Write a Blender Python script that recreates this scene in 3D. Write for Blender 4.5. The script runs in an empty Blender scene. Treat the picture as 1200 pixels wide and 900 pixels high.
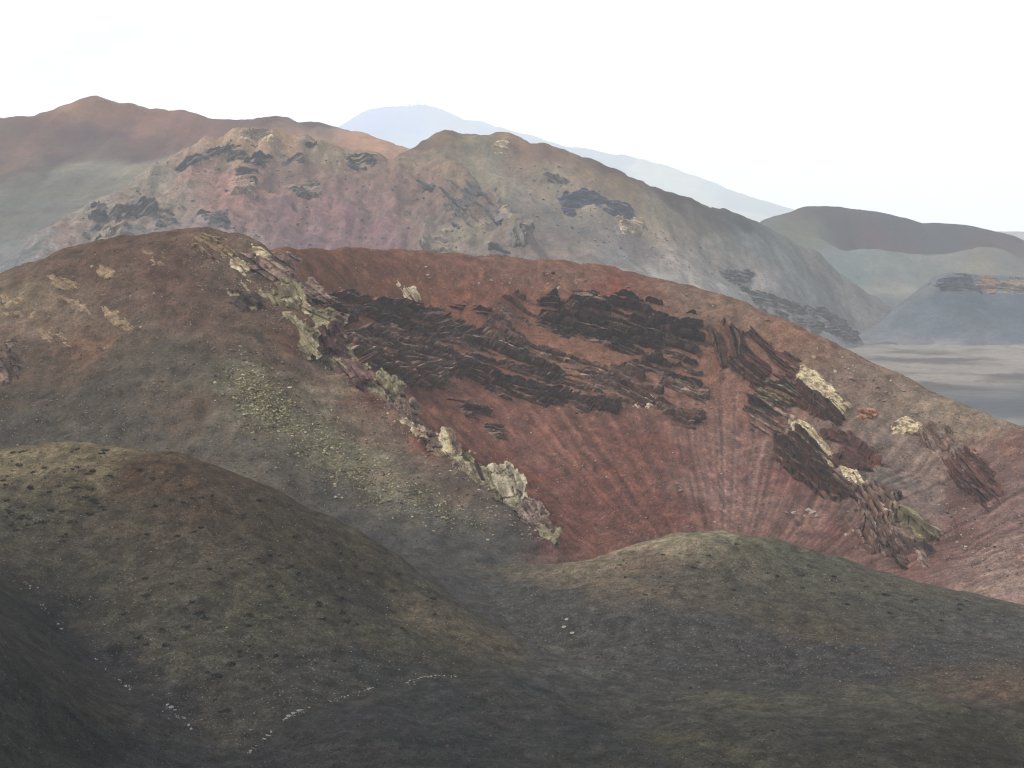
import bpy, math, random
import numpy as np
from mathutils import Vector, Matrix

SC = bpy.context.scene
COL = SC.collection

# ------------------------------------------------------------------ camera
F, PW, PH, CAM_Z = 1650.0, 1200.0, 900.0, 150.0      # focal length in photo pixels, photo size, eye height over the plain
PITCH = math.atan2(170.0, F)
cam = bpy.data.cameras.new('camera')
cam.sensor_width = 36.0
cam.lens = 36.0 * F / PW
cam.clip_start, cam.clip_end = 1.0, 60000.0
camo = bpy.data.objects.new('camera', cam)
COL.objects.link(camo)
camo.location = (0, 0, CAM_Z)
camo.rotation_euler = (math.pi / 2 - PITCH, 0, 0)
SC.camera = camo

# ------------------------------------------------------------------ sky, sun, exposure
SUN_EL, SUN_AZ = math.radians(44), math.radians(246)   # azimuth clockwise from +Y: left, a little behind the camera
world = bpy.data.worlds.new('World')
SC.world = world
world.use_nodes = True
nt = world.node_tree
nt.nodes.clear()
N = nt.nodes.new
out = N('ShaderNodeOutputWorld')
bg = N('ShaderNodeBackground')
bg.inputs['Strength'].default_value = 0.11
sky = N('ShaderNodeTexSky')
sky.sky_type = 'NISHITA'
sky.sun_disc = False
sky.sun_elevation = SUN_EL
sky.sun_rotation = SUN_AZ
sky.air_density, sky.dust_density, sky.ozone_density = 1.2, 3.0, 1.0
tc = N('ShaderNodeTexCoord')
nz = N('ShaderNodeTexNoise')
nz.inputs['Scale'].default_value = 2.6
nz.inputs['Detail'].default_value = 6
nz.inputs['Roughness'].default_value = 0.55
mp = N('ShaderNodeMapping')
mp.inputs['Scale'].default_value = (1, 1, 2.2)
mp.inputs['Location'].default_value = (0.61, 0.242, 0.206)
rp = N('ShaderNodeValToRGB')
rp.color_ramp.elements[0].position = 0.34
rp.color_ramp.elements[0].color = (0.62, 0.62, 0.62, 1)
rp.color_ramp.elements[1].position = 0.46
mx = N('ShaderNodeMix')
mx.data_type = 'RGBA'
mx.inputs[7].default_value = (11.0, 11.1, 11.3, 1)      # thin bright cloud
L = nt.links.new
L(tc.outputs['Generated'], mp.inputs['Vector'])
L(mp.outputs['Vector'], nz.inputs['Vector'])
L(nz.outputs['Fac'], rp.inputs['Fac'])
L(rp.outputs['Color'], mx.inputs[0])
L(sky.outputs['Color'], mx.inputs[6])
L(mx.outputs[2], bg.inputs['Color'])
L(bg.outputs['Background'], out.inputs['Surface'])

sun = bpy.data.lights.new('sun', 'SUN')
sun.energy = 5.0
sun.angle = math.radians(1.5)
sun.color = (1.0, 0.95, 0.88)
suno = bpy.data.objects.new('sun', sun)
COL.objects.link(suno)
sdir = Vector((math.sin(SUN_AZ) * math.cos(SUN_EL), math.cos(SUN_AZ) * math.cos(SUN_EL), math.sin(SUN_EL)))
suno.rotation_euler = (-sdir).to_track_quat('-Z', 'Y').to_euler()
suno.location = sdir * 3000

vs = SC.view_settings
vs.view_transform = 'Standard'
vs.look = 'None'
vs.gamma = 1.0
vs.use_curve_mapping = False
vs.exposure = 0.12
SC.cycles.max_bounces = 4
SC.cycles.diffuse_bounces = 2
SC.cycles.volume_bounces = 2
SC.cycles.filter_width = 1.15
HAZE_K = 1.0e-4

# ------------------------------------------------------------------ small tools
_cp, _sp = math.cos(PITCH), math.sin(PITCH)


def ray(px, py):
    """direction of a photo pixel, scaled to one metre of northing"""
    px, py = np.asarray(px, float), np.asarray(py, float)
    x, y = (px - PW / 2) / F, (PH / 2 - py) / F
    dy = _cp + y * _sp
    return x / dy, (-_sp + y * _cp) / dy


def P(px, py, Y):
    a, b = ray(px, py)
    return np.array([a * Y, Y, CAM_Z + b * Y])


_perm = np.random.default_rng(11).permutation(256)
_perm = np.concatenate([_perm, _perm, _perm])
_ga = np.random.default_rng(12).uniform(0, 2 * np.pi, 256)
_gx, _gy = np.cos(_ga), np.sin(_ga)


def perlin(x, y, seed=0):
    x = x + seed * 37.17
    y = y + seed * 91.31
    xi, yi = np.floor(x).astype(int), np.floor(y).astype(int)
    xf, yf = x - xi, y - yi
    xi &= 255
    yi &= 255
    u, v = xf * xf * xf * (xf * (xf * 6 - 15) + 10), yf * yf * yf * (yf * (yf * 6 - 15) + 10)

    def g(ix, iy, dx, dy):
        h = _perm[_perm[ix] + iy]
        return _gx[h] * dx + _gy[h] * dy
    a = g(xi, yi, xf, yf)
    b = g(xi + 1, yi, xf - 1, yf)
    c = g(xi, yi + 1, xf, yf - 1)
    d = g(xi + 1, yi + 1, xf - 1, yf - 1)
    return 1.4 * ((a + u * (b - a)) * (1 - v) + (c + u * (d - c)) * v)


def fbm(x, y, seed=0, octv=4, gain=0.5):
    r, a, f = 0.0, 1.0, 1.0
    for i in range(octv):
        r = r + a * perlin(x * f, y * f, seed + i * 3)
        a *= gain
        f *= 2.03
    return r


def srgb(c):
    c = np.asarray(c, float) / 255
    return np.where(c <= 0.04045, c / 12.92, ((c + 0.055) / 1.055) ** 2.4)


AIR = np.array([0.82, 0.89, 0.97])
LIGHT = np.array([1.72, 1.72, 1.70])


def albedo(rgb, Y):
    """ground colour of a place that looks rgb through Y metres of hazy air"""
    t = math.exp(-HAZE_K * Y)
    return np.clip((srgb(rgb) - AIR * (1 - t)) / (t * LIGHT), 0.012, 0.75)


def tag(o, label=None, cat=None, group=None, kind=None):
    if label: o['label'] = label
    if cat: o['category'] = cat
    if group: o['group'] = group
    if kind: o['kind'] = kind
    return o


def mesh_from(name, verts, faces, mat=None, smooth=True):
    """verts (n,3), faces (m,3 or 4) arrays"""
    me = bpy.data.meshes.new(name)
    verts = np.asarray(verts, np.float32)
    faces = np.asarray(faces, np.int32)
    k = faces.shape[1]
    me.vertices.add(len(verts))
    me.vertices.foreach_set('co', verts.ravel())
    me.loops.add(faces.size)
    me.loops.foreach_set('vertex_index', faces.ravel())
    me.polygons.add(len(faces))
    me.polygons.foreach_set('loop_start', np.arange(0, faces.size, k, dtype=np.int32))
    me.polygons.foreach_set('use_smooth', np.full(len(faces), smooth))
    me.update(calc_edges=True)
    if mat: me.materials.append(mat)
    return me


def set_col(me, rgb):
    a = me.color_attributes.new('Col', 'FLOAT_COLOR', 'POINT')
    d = np.ones((len(rgb), 4), np.float32)
    d[:, :3] = rgb
    a.data.foreach_set('color', d.ravel())


def add(name, me, parent=None):
    o = bpy.data.objects.new(name, me)
    COL.objects.link(o)
    if parent: o.parent = parent
    return o


def grid_faces(nx, ny):
    i = np.arange(nx * ny).reshape(ny, nx)
    return np.stack([i[:-1, :-1], i[:-1, 1:], i[1:, 1:], i[1:, :-1]], -1).reshape(-1, 4)


# ------------------------------------------------------------------ materials
def ground_mat(name, scale, bump, amp=0.35, rough=0.95, grain=1.0):
    """vertex colour of the ground, broken by noise at three sizes, with gritty relief"""
    m = bpy.data.materials.new(name)
    m.use_nodes = True
    t = m.node_tree
    n, l = t.nodes, t.links.new
    b = n['Principled BSDF']
    b.inputs['Roughness'].default_value = rough
    b.inputs['Specular IOR Level'].default_value = 0.03
    at = n.new('ShaderNodeAttribute')
    at.attribute_name = 'Col'
    tcn = n.new('ShaderNodeTexCoord')

    def noise(s, d, r):
        q = n.new('ShaderNodeTexNoise')
        q.inputs['Scale'].default_value = s
        q.inputs['Detail'].default_value = d
        q.inputs['Roughness'].default_value = r
        l(tcn.outputs['Object'], q.inputs['Vector'])
        return q
    n1, n2 = noise(scale * 0.12, 6, 0.65), noise(scale, 5, 0.75)

    def rng_(q, lo, hi):
        r = n.new('ShaderNodeMapRange')
        r.inputs['From Min'].default_value = 0.3
        r.inputs['From Max'].default_value = 0.7
        r.inputs['To Min'].default_value = lo
        r.inputs['To Max'].default_value = hi
        l(q.outputs['Fac'], r.inputs['Value'])
        return r
    r1, r2 = rng_(n1, 1 - amp * 0.8, 1 + amp * 0.8), rng_(n2, 1 - amp * grain, 1 + amp * grain)
    n3, n4 = noise(scale * 0.4, 4, 0.7), noise(scale * 0.9, 2, 0.5)
    r3 = rng_(n3, 1 - amp * 0.7, 1 + amp * 0.7)
    r4 = rng_(n4, 1.0, 1.0)                            # scattered darker grit
    r4.inputs['From Min'].default_value, r4.inputs['From Max'].default_value = 0.60, 0.70
    r4.inputs['To Min'].default_value, r4.inputs['To Max'].default_value = 1.0, 1 - 1.3 * amp

    def times(a, b_):
        q = n.new('ShaderNodeMath')
        q.operation = 'MULTIPLY'
        l(a.outputs[0], q.inputs[0])
        l(b_.outputs[0], q.inputs[1])
        return q
    mul = times(times(r1, r2), times(r3, r4))
    vm = n.new('ShaderNodeVectorMath')
    vm.operation = 'SCALE'
    l(at.outputs['Color'], vm.inputs[0])
    l(mul.outputs[0], vm.inputs['Scale'])
    l(vm.outputs[0], b.inputs['Base Color'])
    bp = n.new('ShaderNodeBump')
    bp.inputs['Strength'].default_value = 0.9
    bp.inputs['Distance'].default_value = bump
    l(n2.outputs['Fac'], bp.inputs['Height'])
    l(bp.outputs['Normal'], b.inputs['Normal'])
    return m


# ------------------------------------------------------------------ terrain layers
class Layer:
    """a height field through measured 3-D points (multiquadric fit), sampled on a plain XY grid"""

    def __init__(s, pts, c, box, step, base=None):
        pts = np.asarray(pts, float)
        s.pts, s.c = pts, c
        xy, z = pts[:, :2], pts[:, 2]
        n = len(xy)
        s.m0, s.sc = xy.mean(0), max(np.ptp(xy[:, 0]), np.ptp(xy[:, 1]))
        A = np.zeros((n + 3, n + 3))
        d = np.sqrt(((xy[:, None] - xy[None]) ** 2).sum(-1) + c * c)
        A[:n, :n] = -d / s.sc
        A[:n, :n] += np.eye(n) * 2e-4
        q = np.column_stack([np.ones(n), (xy - s.m0) / s.sc])
        A[:n, n:] = q
        A[n:, :n] = q.T
        s.w = np.linalg.solve(A, np.concatenate([z, np.zeros(3)]))
        x0, x1, y0, y1 = box
        s.xs = np.arange(x0, x1 + step, step)
        s.ys = np.arange(y0, y1 + step, step)
        s.step = step
        s.X, s.Y = np.meshgrid(s.xs, s.ys)
        s.Z = s.fit(s.X, s.Y)
        if base is not None:
            s.Z = np.maximum(s.Z, base)
        s.Z0 = s.Z.copy()

    def fit(s, X, Y):
        n = len(s.pts)
        x, y = X.ravel().astype(np.float32), Y.ravel().astype(np.float32)
        r = np.zeros(len(x), np.float64)
        c2 = np.float32(s.c * s.c)
        for i in range(n):
            r -= s.w[i] / s.sc * np.sqrt((x - np.float32(s.pts[i, 0])) ** 2 + (y - np.float32(s.pts[i, 1])) ** 2 + c2)
        r += s.w[n] + s.w[n + 1] * (x - s.m0[0]) / s.sc + s.w[n + 2] * (y - s.m0[1]) / s.sc
        return r.reshape(X.shape)

    def z(s, X, Y, Z=None):
        Z = s.Z if Z is None else Z
        X, Y = np.asarray(X, float), np.asarray(Y, float)
        u = np.clip((X - s.xs[0]) / s.step, 0, len(s.xs) - 1.001)
        v = np.clip((Y - s.ys[0]) / s.step, 0, len(s.ys) - 1.001)
        i, j = u.astype(int), v.astype(int)
        a, b = u - i, v - j
        return (Z[j, i] * (1 - a) + Z[j, i + 1] * a) * (1 - b) + (Z[j + 1, i] * (1 - a) + Z[j + 1, i + 1] * a) * b

    def hit(s, px, py, first=0.0):
        """where the line of sight of photo pixels first meets this ground (nan if it does not)"""
        px, py = np.atleast_1d(np.asarray(px, float)), np.atleast_1d(np.asarray(py, float))
        a, b = ray(px, py)
        ys = np.arange(max(s.ys[0], first, 20), s.ys[-1], s.step)
        gap = (CAM_Z + b[:, None] * ys) - s.z(a[:, None] * ys, np.broadcast_to(ys, (len(px), len(ys))))
        below = gap < 0
        k = below.argmax(1)
        ok = below.any(1)
        kk = np.clip(k, 1, None)
        i = np.arange(len(px))
        g0, g1 = gap[i, kk - 1], gap[i, kk]
        Yh = ys[kk - 1] + s.step * np.clip(g0 / (g0 - g1 + 1e-9), 0, 1)
        Yh = np.where(ok, Yh, np.nan)
        return np.column_stack([a * Yh, Yh, CAM_Z + b * Yh])

    def colours(s, hints, power=3.0, warp=10.0, wscale=0.03, seed=5, zk=1.0):
        """soft patches of ground colour around the given places"""
        px, py, rgb, wt, pos = [], [], [], [], []
        h = [(q[0], q[1], q[2], q[3] if len(q) > 3 else 1.0) for q in hints]
        pos = s.hit([q[0] for q in h], [q[1] for q in h])
        ok = ~np.isnan(pos[:, 0])
        X = s.X + warp * fbm(s.X * wscale, s.Y * wscale, seed, 5, 0.6)
        Y = s.Y + warp * fbm(s.X * wscale, s.Y * wscale, seed + 20, 5, 0.6)
        num, den = np.zeros(s.X.shape + (3,), np.float32), np.zeros(s.X.shape, np.float32)
        for q, p, k in zip(h, pos, ok):
            if not k: continue
            a = albedo(q[2], p[1])
            d2 = (X - p[0]) ** 2 + (Y - p[1]) ** 2 + (zk * (s.Z0 - p[2])) ** 2
            w = (q[3] / (d2 + (3 * s.step) ** 2) ** (power / 2)).astype(np.float32)
            num += w[..., None] * a
            den += w
        return num / den[..., None]

    def build(s, name, mat, col, label=None):
        v = np.stack([s.X, s.Y, s.Z], -1).reshape(-1, 3)
        me = mesh_from(name, v, grid_faces(len(s.xs), len(s.ys)), mat)
        set_col(me, np.clip(col, 0.008, 0.8).reshape(-1, 3))
        o = add(name, me)
        tag(o, label, None, None, 'structure')
        return o


def line(vs, n=4, back=(), lat=0.0):
    """points along a line of (px, py, northing); back = (metres behind, drop) pairs that let the far side fall away"""
    r = []
    vs = np.asarray(vs, float)
    for i in range(len(vs) - 1):
        for k in range(n):
            q = vs[i] + (vs[i + 1] - vs[i]) * k / n
            r.append(P(*q))
    r.append(P(*vs[-1]))
    r = np.array(r)
    o = [r]
    for dy, dz in back:
        b = r.copy()
        b[:, 0] *= 1 + dy / b[:, 1]
        b[:, 1] += dy
        b[:, 2] -= dz
        b[:, 0] += lat * dy
        o.append(b)
    return np.concatenate(o)


def pts(*a):
    return np.array([P(*q) for q in a])


# ---- foreground: the dark cinder slopes with the two humps
FG = np.concatenate([
    line([(-60, 530, 345), (0, 526, 345), (75, 518, 343), (140, 526, 340), (205, 533, 338), (250, 550, 338), (330, 580, 340),
          (400, 610, 342)], 3, [(14, 3.5), (45, 22)]),
    line([(400, 610, 342), (445, 640, 343), (480, 665, 341), (510, 690, 336), (560, 720, 328), (600, 745, 318), (640, 765, 308)], 3, [(12, 3.6)]),
    line([(0, 640, 297), (40, 690, 282), (75, 740, 268), (120, 780, 256), (200, 840, 240), (250, 890, 227)], 3),
    line([(285, 885, 228), (310, 860, 235), (350, 830, 245), (430, 805, 258), (500, 793, 268), (560, 790, 274), (640, 775, 296)], 3),
    pts((0, 570, 325), (60, 600, 312), (130, 640, 303), (100, 570, 325), (180, 600, 315), (150, 700, 282), (270, 850, 239), (220, 780, 258), (250, 700, 283), (270, 600, 318),
        (330, 690, 292), (330, 770, 266), (420, 740, 285), (420, 680, 312), (520, 740, 300), (560, 755, 296)),
    pts((-60, 700, 225), (0, 760, 212), (-60, 850, 180), (0, 860, 190), (60, 800, 225), (100, 880, 208), (180, 895, 217), (0, 690, 262), (0, 920, 178), (200, 960, 195)),
    pts((560, 700, 362), (520, 668, 382), (600, 662, 400), (650, 740, 334), (600, 710, 350), (720, 780, 305), (800, 792, 299),
        (660, 690, 372), (560, 662, 397), (480, 655, 400)),
    pts((400, 870, 226), (500, 850, 236), (600, 830, 255), (600, 890, 224), (700, 830, 262), (700, 890, 228), (848, 818, 270), (900, 800, 292), (820, 840, 252),
        (1000, 828, 264), (1072, 820, 272), (1072, 782, 302), (1200, 800, 288), (810, 867, 239), (900, 880, 231), (1000, 890, 228), (1200, 890, 234), (1200, 840, 258), (1270, 860, 250)),
    line([(690, 656, 396), (750, 636, 398), (800, 625, 398), (850, 622, 400), (905, 634, 402), (1000, 659, 404), (1100, 689, 402), (1200, 713, 398), (1290, 730, 392)],
         3, [(12, 4), (45, 28)]),
    pts((700, 700, 350), (800, 700, 350), (800, 665, 372), (880, 680, 368), (800, 760, 317), (950, 720, 344), (950, 770, 312), (1000, 690, 372), (1100, 750, 328), (1200, 765, 325), (1100, 715, 360)),
    np.array([[-200, 120, 96], [-120, 120, 88], [0, 120, 74], [120, 120, 72], [230, 120, 74], [-60, 170, 78], [60, 170, 66], [140, 190, 66], [220, 250, 66]]),
    np.array([[-240, 440, 40], [-100, 440, 28], [0, 455, 26], [100, 455, 10], [200, 455, 0], [240, 380, 40], [-240, 300, 96], [-230, 200, 104]]),
])
fg = Layer(FG, 5.0, (-205, 215, 130, 448), 0.70)
# ---- crater hill: the rounded peak with its rocky rim, the red bowl and the long back rim
CR = np.concatenate([
    line([(-120, 370, 570), (-60, 348, 565), (0, 323, 560), (60, 300, 555), (120, 282, 550), (180, 273, 548), (240, 270, 545), (275, 276, 541), (300, 285, 539), (320, 298, 536)],
         3, [(20, 4), (60, 26)]),
    line([(322, 302, 535), (345, 335, 528), (370, 365, 520)], 3),
    pts((300, 320, 526), (265, 310, 527), (320, 350, 512), (350, 400, 494), (380, 430, 490)),
    line([(370, 365, 520), (395, 400, 510), (430, 440, 500), (470, 480, 488), (510, 515, 474), (545, 550, 462), (590, 582, 446),
          (620, 612, 434), (652, 642, 420)], 4, [(9, 6.5), (22, 20)]),
    pts((0, 430, 480), (0, 520, 440), (100, 400, 490), (100, 340, 520), (200, 400, 481), (200, 330, 513), (200, 500, 441), (280, 370, 497), (300, 450, 462), (300, 540, 425), (350, 440, 482),
        (400, 500, 462), (400, 580, 425), (480, 560, 440), (480, 640, 405), (480, 520, 462), (560, 605, 428), (560, 650, 404), (610, 640, 414), (100, 620, 400), (300, 640, 390), (0, 600, 405), (-80, 560, 420), (600, 690, 385), (680, 700, 395)),
    line([(330, 292, 640), (400, 292, 690), (500, 296, 725), (600, 302, 745), (700, 310, 752), (780, 330, 745), (860, 352, 730), (940, 385, 705), (1020, 425, 680),
          (1100, 465, 650), (1160, 491, 625), (1200, 504, 610), (1300, 560, 570), (1400, 620, 520)], 3, [(18, 4), (60, 24), (150, 74)]),
    pts((420, 350, 652), (500, 380, 680), (600, 380, 696), (700, 390, 702), (800, 420, 690), (450, 420, 618), (550, 450, 640), (620, 470, 645), (700, 480, 645), (820, 500, 640),
        (500, 500, 585), (600, 550, 592), (700, 560, 592), (800, 560, 595), (650, 640, 543), (750, 640, 545), (880, 620, 560), (950, 640, 545), (880, 520, 632), (870, 440, 680),
        (560, 560, 570), (700, 720, 500), (850, 720, 500), (1000, 720, 490)),
    pts((900, 400, 695), (940, 440, 662), (960, 500, 626), (1000, 560, 589), (1050, 620, 550), (1090, 660, 520), (1000, 470, 648), (1050, 470, 650), (1050, 540, 606), (1100, 560, 592), (1150, 520, 612),
        (1130, 620, 542), (1200, 560, 572), (1200, 600, 540), (1200, 690, 475), (1100, 700, 490), (1300, 700, 460), (1300, 620, 510)),
    np.array([[-330, 400, 60], [-330, 700, 90], [-330, 900, 20], [-100, 900, 20], [150, 960, 10], [400, 900, 0], [450, 700, -5], [420, 420, 20], [0, 960, 10]]),
])
cr = Layer(CR, 6.0, (-270, 400, 382, 860), 1.02)
# ---- the crater ridge behind
MR = np.concatenate([
    line([(-140, 380, 1290), (-60, 340, 1350), (0, 309, 1400), (60, 270, 1470), (130, 226, 1540), (200, 190, 1600), (240, 167, 1640), (285, 153, 1660), (330, 158, 1680), (380, 169, 1700), (430, 178, 1720),
          (475, 186, 1725), (520, 190, 1700), (545, 202, 1655), (570, 226, 1590), (600, 250, 1520), (625, 276, 1460), (640, 300, 1420)], 3, [(50, 18), (160, 95), (320, 200)]),
    pts((100, 280, 1410), (60, 310, 1350), (180, 260, 1480), (180, 220, 1560), (250, 230, 1530), (250, 190, 1600), (330, 220, 1585), (330, 280, 1480), (380, 200, 1640), (430, 230, 1600), (430, 290, 1490),
        (500, 220, 1635), (520, 250, 1560), (560, 290, 1460), (300, 330, 1385), (600, 330, 1360), (100, 340, 1310), (450, 340, 1390), (580, 265, 1500)),
    np.array([[-700, 1100, -40], [0, 1100, -60], [300, 1250, -60], [500, 1500, -60], [-900, 1500, -60]]),
])
mr = Layer(MR, 14.0, (-740, 400, 1220, 1980), 2.5)
# ---- the olive mountain beside it, running down to the plain
OM = np.concatenate([
    line([(400, 230, 1800), (440, 205, 1850), (475, 178, 1900), (495, 162, 1930), (520, 153, 1950), (560, 157, 1955), (600, 160, 1960), (640, 170, 1965), (700, 190, 1985), (750, 215, 2000), (800, 232, 2030), (850, 250, 2080),
          (905, 272, 2150), (960, 300, 2200)], 3, [(60, 16), (200, 95), (450, 240)]),
    pts((560, 200, 1880), (600, 200, 1895), (690, 240, 1855), (620, 270, 1790), (700, 300, 1755), (800, 330, 1770), (780, 270, 1880), (900, 380, 1870), (1000, 399, 1990), (960, 385, 1930), (850, 290, 1960), (950, 350, 2020),
        (900, 320, 1960), (800, 380, 1640), (850, 360, 1800), (700, 340, 1640), (600, 340, 1600), (1010, 398, 2060), (990, 370, 2120)),
    np.array([[0, 1400, -60], [400, 1500, -40], [700, 1800, -40], [800, 2400, -40], [700, 2800, -60]]),
])
om = Layer(OM, 22.0, (-400, 740, 1520, 2500), 3.5)
# ---- the red mountain on the left
RM = np.concatenate([
    line([(-260, 170, 2400), (-120, 158, 2400), (0, 143, 2400), (40, 139, 2400), (75, 125, 2410), (110, 115, 2420), (140, 120, 2425), (200, 134, 2440), (260, 138, 2450), (330, 134, 2450), (380, 145, 2440),
          (430, 158, 2430), (475, 170, 2420), (540, 190, 2400), (640, 250, 2380)], 3, [(80, 30), (280, 150), (600, 330)]),
    pts((100, 188, 2200), (40, 196, 2180), (0, 210, 2140), (200, 188, 2180), (150, 150, 2330), (260, 170, 2300), (340, 165, 2340), (420, 190, 2300), (0, 280, 1850), (100, 240, 1990), (60, 250, 1950), (0, 320, 1700), (-150, 320, 1700),
        (-200, 220, 2100), (300, 240, 2000), (450, 260, 2000), (40, 165, 2300)),
    np.array([[-1200, 1500, -60], [0, 1600, -60], [-1400, 2600, 40]]),
])
rm = Layer(RM, 22.0, (-1250, 240, 1580, 2800), 5.0)
# ---- the hill with the open crater on the right
RH = np.concatenate([
    line([(840, 300, 2560), (900, 273, 2640), (930, 267, 2690), (960, 262, 2740), (1000, 256, 2840), (1035, 254, 2880), (1065, 260, 2890), (1085, 262, 2890), (1110, 264, 2860), (1135, 272, 2800), (1160, 285, 2720), (1190, 300, 2640)], 3),
    line([(960, 266, 2725), (966, 284, 2650), (990, 295, 2610), (1040, 299, 2600), (1090, 303, 2600), (1130, 298, 2610), (1160, 294, 2620), (1190, 300, 2630), (1260, 330, 2500)], 3),
    pts((1040, 275, 2830), (1000, 275, 2790), (1080, 280, 2830), (1120, 280, 2780), (1040, 296, 2720), (1090, 297, 2730), (1000, 292, 2700), (1140, 292, 2710)) - np.array([0, 0, 24.0]),
    np.array([P(1040, 300, 2660), P(1090, 303, 2660), P(1000, 297, 2655), P(1135, 299, 2660)]) - np.array([0, 0, 50.0]),
    pts((950, 330, 2480), (1000, 372, 2240), (900, 312, 2430), (1100, 335, 2480), (1020, 340, 2420), (1000, 392, 2120), (880, 360, 2200), (1200, 345, 2420), (1200, 390, 2150), (1060, 390, 2150)),
    np.array([[300, 3100, 40], [600, 3150, 90], [900, 3150, 60], [700, 3500, -60], [1300, 2600, -20], [1300, 3200, -60], [300, 2300, -30]]),
])
rh = Layer(RH, 22.0, (250, 1350, 1950, 3300), 6.0)
# ---- the dark cinder cone in front of it
DC = np.concatenate([
    line([(1010, 392, 2075), (1035, 374, 2110), (1070, 346, 2140), (1098, 324, 2160), (1112, 321, 2165), (1140, 323, 2170), (1160, 324, 2170), (1200, 327, 2170), (1260, 332, 2170), (1330, 370, 2130)], 3, [(40, 6), (110, 70), (200, 140)]),
    pts((1060, 385, 2060), (1100, 350, 2110), (1100, 404, 1985), (1150, 345, 2130), (1200, 345, 2130), (1200, 407, 1975), (1150, 380, 2040), (1200, 380, 2040), (1040, 404, 2000), (1280, 400, 1990)),
    np.array([[400, 2000, -20], [500, 1900, -30], [800, 1900, -30], [1000, 2000, -20], [450, 2150, -20], [1000, 2200, -20]]),
])
dc = Layer(DC, 10.0, (420, 980, 1920, 2400), 2.5)
# ---- far hills
FM = np.concatenate([
    line([(150, 300, 14080), (250, 215, 14240), (330, 172, 14320), (400, 144, 14400), (430, 129, 14400), (455, 125, 14400), (495, 124, 14400), (550, 140, 14400), (600, 155, 14400), (650, 170, 14400), (720, 181, 14400), (780, 195, 14400),
          (830, 212, 14400), (880, 232, 14400), (930, 252, 14400), (965, 263, 14400), (1060, 287, 14400), (1200, 300, 14400)], 2, [(640, 100), (1900, 670), (3500, 1440)]),
    pts((400, 200, 13280), (500, 200, 13280), (480, 160, 13840), (560, 180, 13760), (650, 215, 13280), (740, 198, 13600), (800, 235, 13040), (850, 255, 12800), (900, 276, 12640), (760, 240, 12800), (950, 290, 12160), (600, 280, 11680), (400, 280, 11680)),
    np.array([[-5600, 13600, -60], [7200, 13600, -40], [0, 10400, -60], [4800, 10400, -60]]),
])
fm = Layer(FM, 190.0, (-4800, 7000, 10600, 17600), 45.0)
FH = np.concatenate([
    line([(1050, 300, 3900), (1100, 280, 3900), (1145, 272, 3900), (1200, 273, 3900), (1300, 282, 3900), (1450, 310, 3900)], 2, [(150, 20), (600, 220)]),
    pts((1150, 300, 3650), (1220, 310, 3550), (1320, 320, 3550)), np.array([[900, 3300, -30], [2000, 3300, -30], [2400, 4000, -30], [800, 4100, -40]]),
])
fh = Layer(FH, 40.0, (900, 2300, 3300, 4600), 12.0)


# ---- relief on the fitted shapes
def relief(l, amp, size, seed, octv=5, gain=0.5):
    l.Z = l.Z + amp * fbm(l.X / size, l.Y / size, seed, octv, gain)


def crag(l, amp, size, seed, octv=5, gain=0.55, aniso=1.0):
    l.Z = l.Z + amp * (0.45 - np.abs(fbm(l.X / size, l.Y / (size * aniso), seed, octv, gain)))


def mottle(c, l, size, amp, seed):
    """uneven tint of the ground, a little different in each channel"""
    a = fbm(l.X / size, l.Y / size, seed, 6, 0.65)
    b = fbm(l.X / size, l.Y / size, seed + 40, 5, 0.6)
    return c * (1 + amp * a[..., None]) * (1 + 0.16 * amp * b[..., None] * np.array([1.0, 0.0, -0.8]))


crag(mr, 10.0, 80, 81, 6, 0.58)
mr.Z += 5.0 * fbm(mr.X / 22, mr.Y / 150, 91, 4, 0.55)
om.Z += 4.0 * fbm(om.X / 40, om.Y / 260, 92, 4, 0.55)
rm.Z += 5.0 * fbm(rm.X / 60, rm.Y / 400, 93, 4, 0.5)
rh.Z += 3.0 * fbm(rh.X / 50, rh.Y / 400, 94, 4, 0.5)
crag(om, 8.0, 110, 82, 6, 0.55)
crag(rm, 7.0, 190, 83)
crag(cr, 2.2, 24, 84, 6, 0.6)
crag(fg, 0.9, 24, 85, 6, 0.55)
fg.Z += 0.40 * fbm((fg.X + 0.25 * fg.Y) / 7, (fg.Y - 0.25 * fg.X) / 45, 95, 4, 0.55)
crag(fm, 60, 900, 86)
relief(fg, 1.1, 26, 1, 6, 0.47)
relief(cr, 1.3, 30, 2, 6, 0.5)
relief(mr, 6.0, 75, 3, 6, 0.52)
relief(om, 4.5, 110, 4, 6, 0.5)
relief(rm, 7.0, 160, 5, 6, 0.5)
relief(rh, 3.5, 120, 6, 5, 0.45)
relief(dc, 1.5, 50, 7, 4, 0.45)
relief(fm, 35, 960, 8, 6, 0.5)
relief(fh, 8, 300, 9, 4, 0.5)
# talus runnels fan out from the bowl's floor
BX, BY = P(850, 700, 500)[:2]
th = np.arctan2(cr.X - BX, cr.Y - BY) + 0.03 * fbm(cr.X / 170, cr.Y / 170, 55, 3)
rr = np.hypot(cr.X - BX, cr.Y - BY)
bowl = np.exp(-((np.clip(rr - 120, 0, None)) / 60) ** 2) * (cr.Y > 470)
streak = fbm(th * 34, rr * 0.003, 31, 5, 0.68)
cr.Z += bowl * 0.4 * streak * np.clip(rr / 60, 0, 1)

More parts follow.
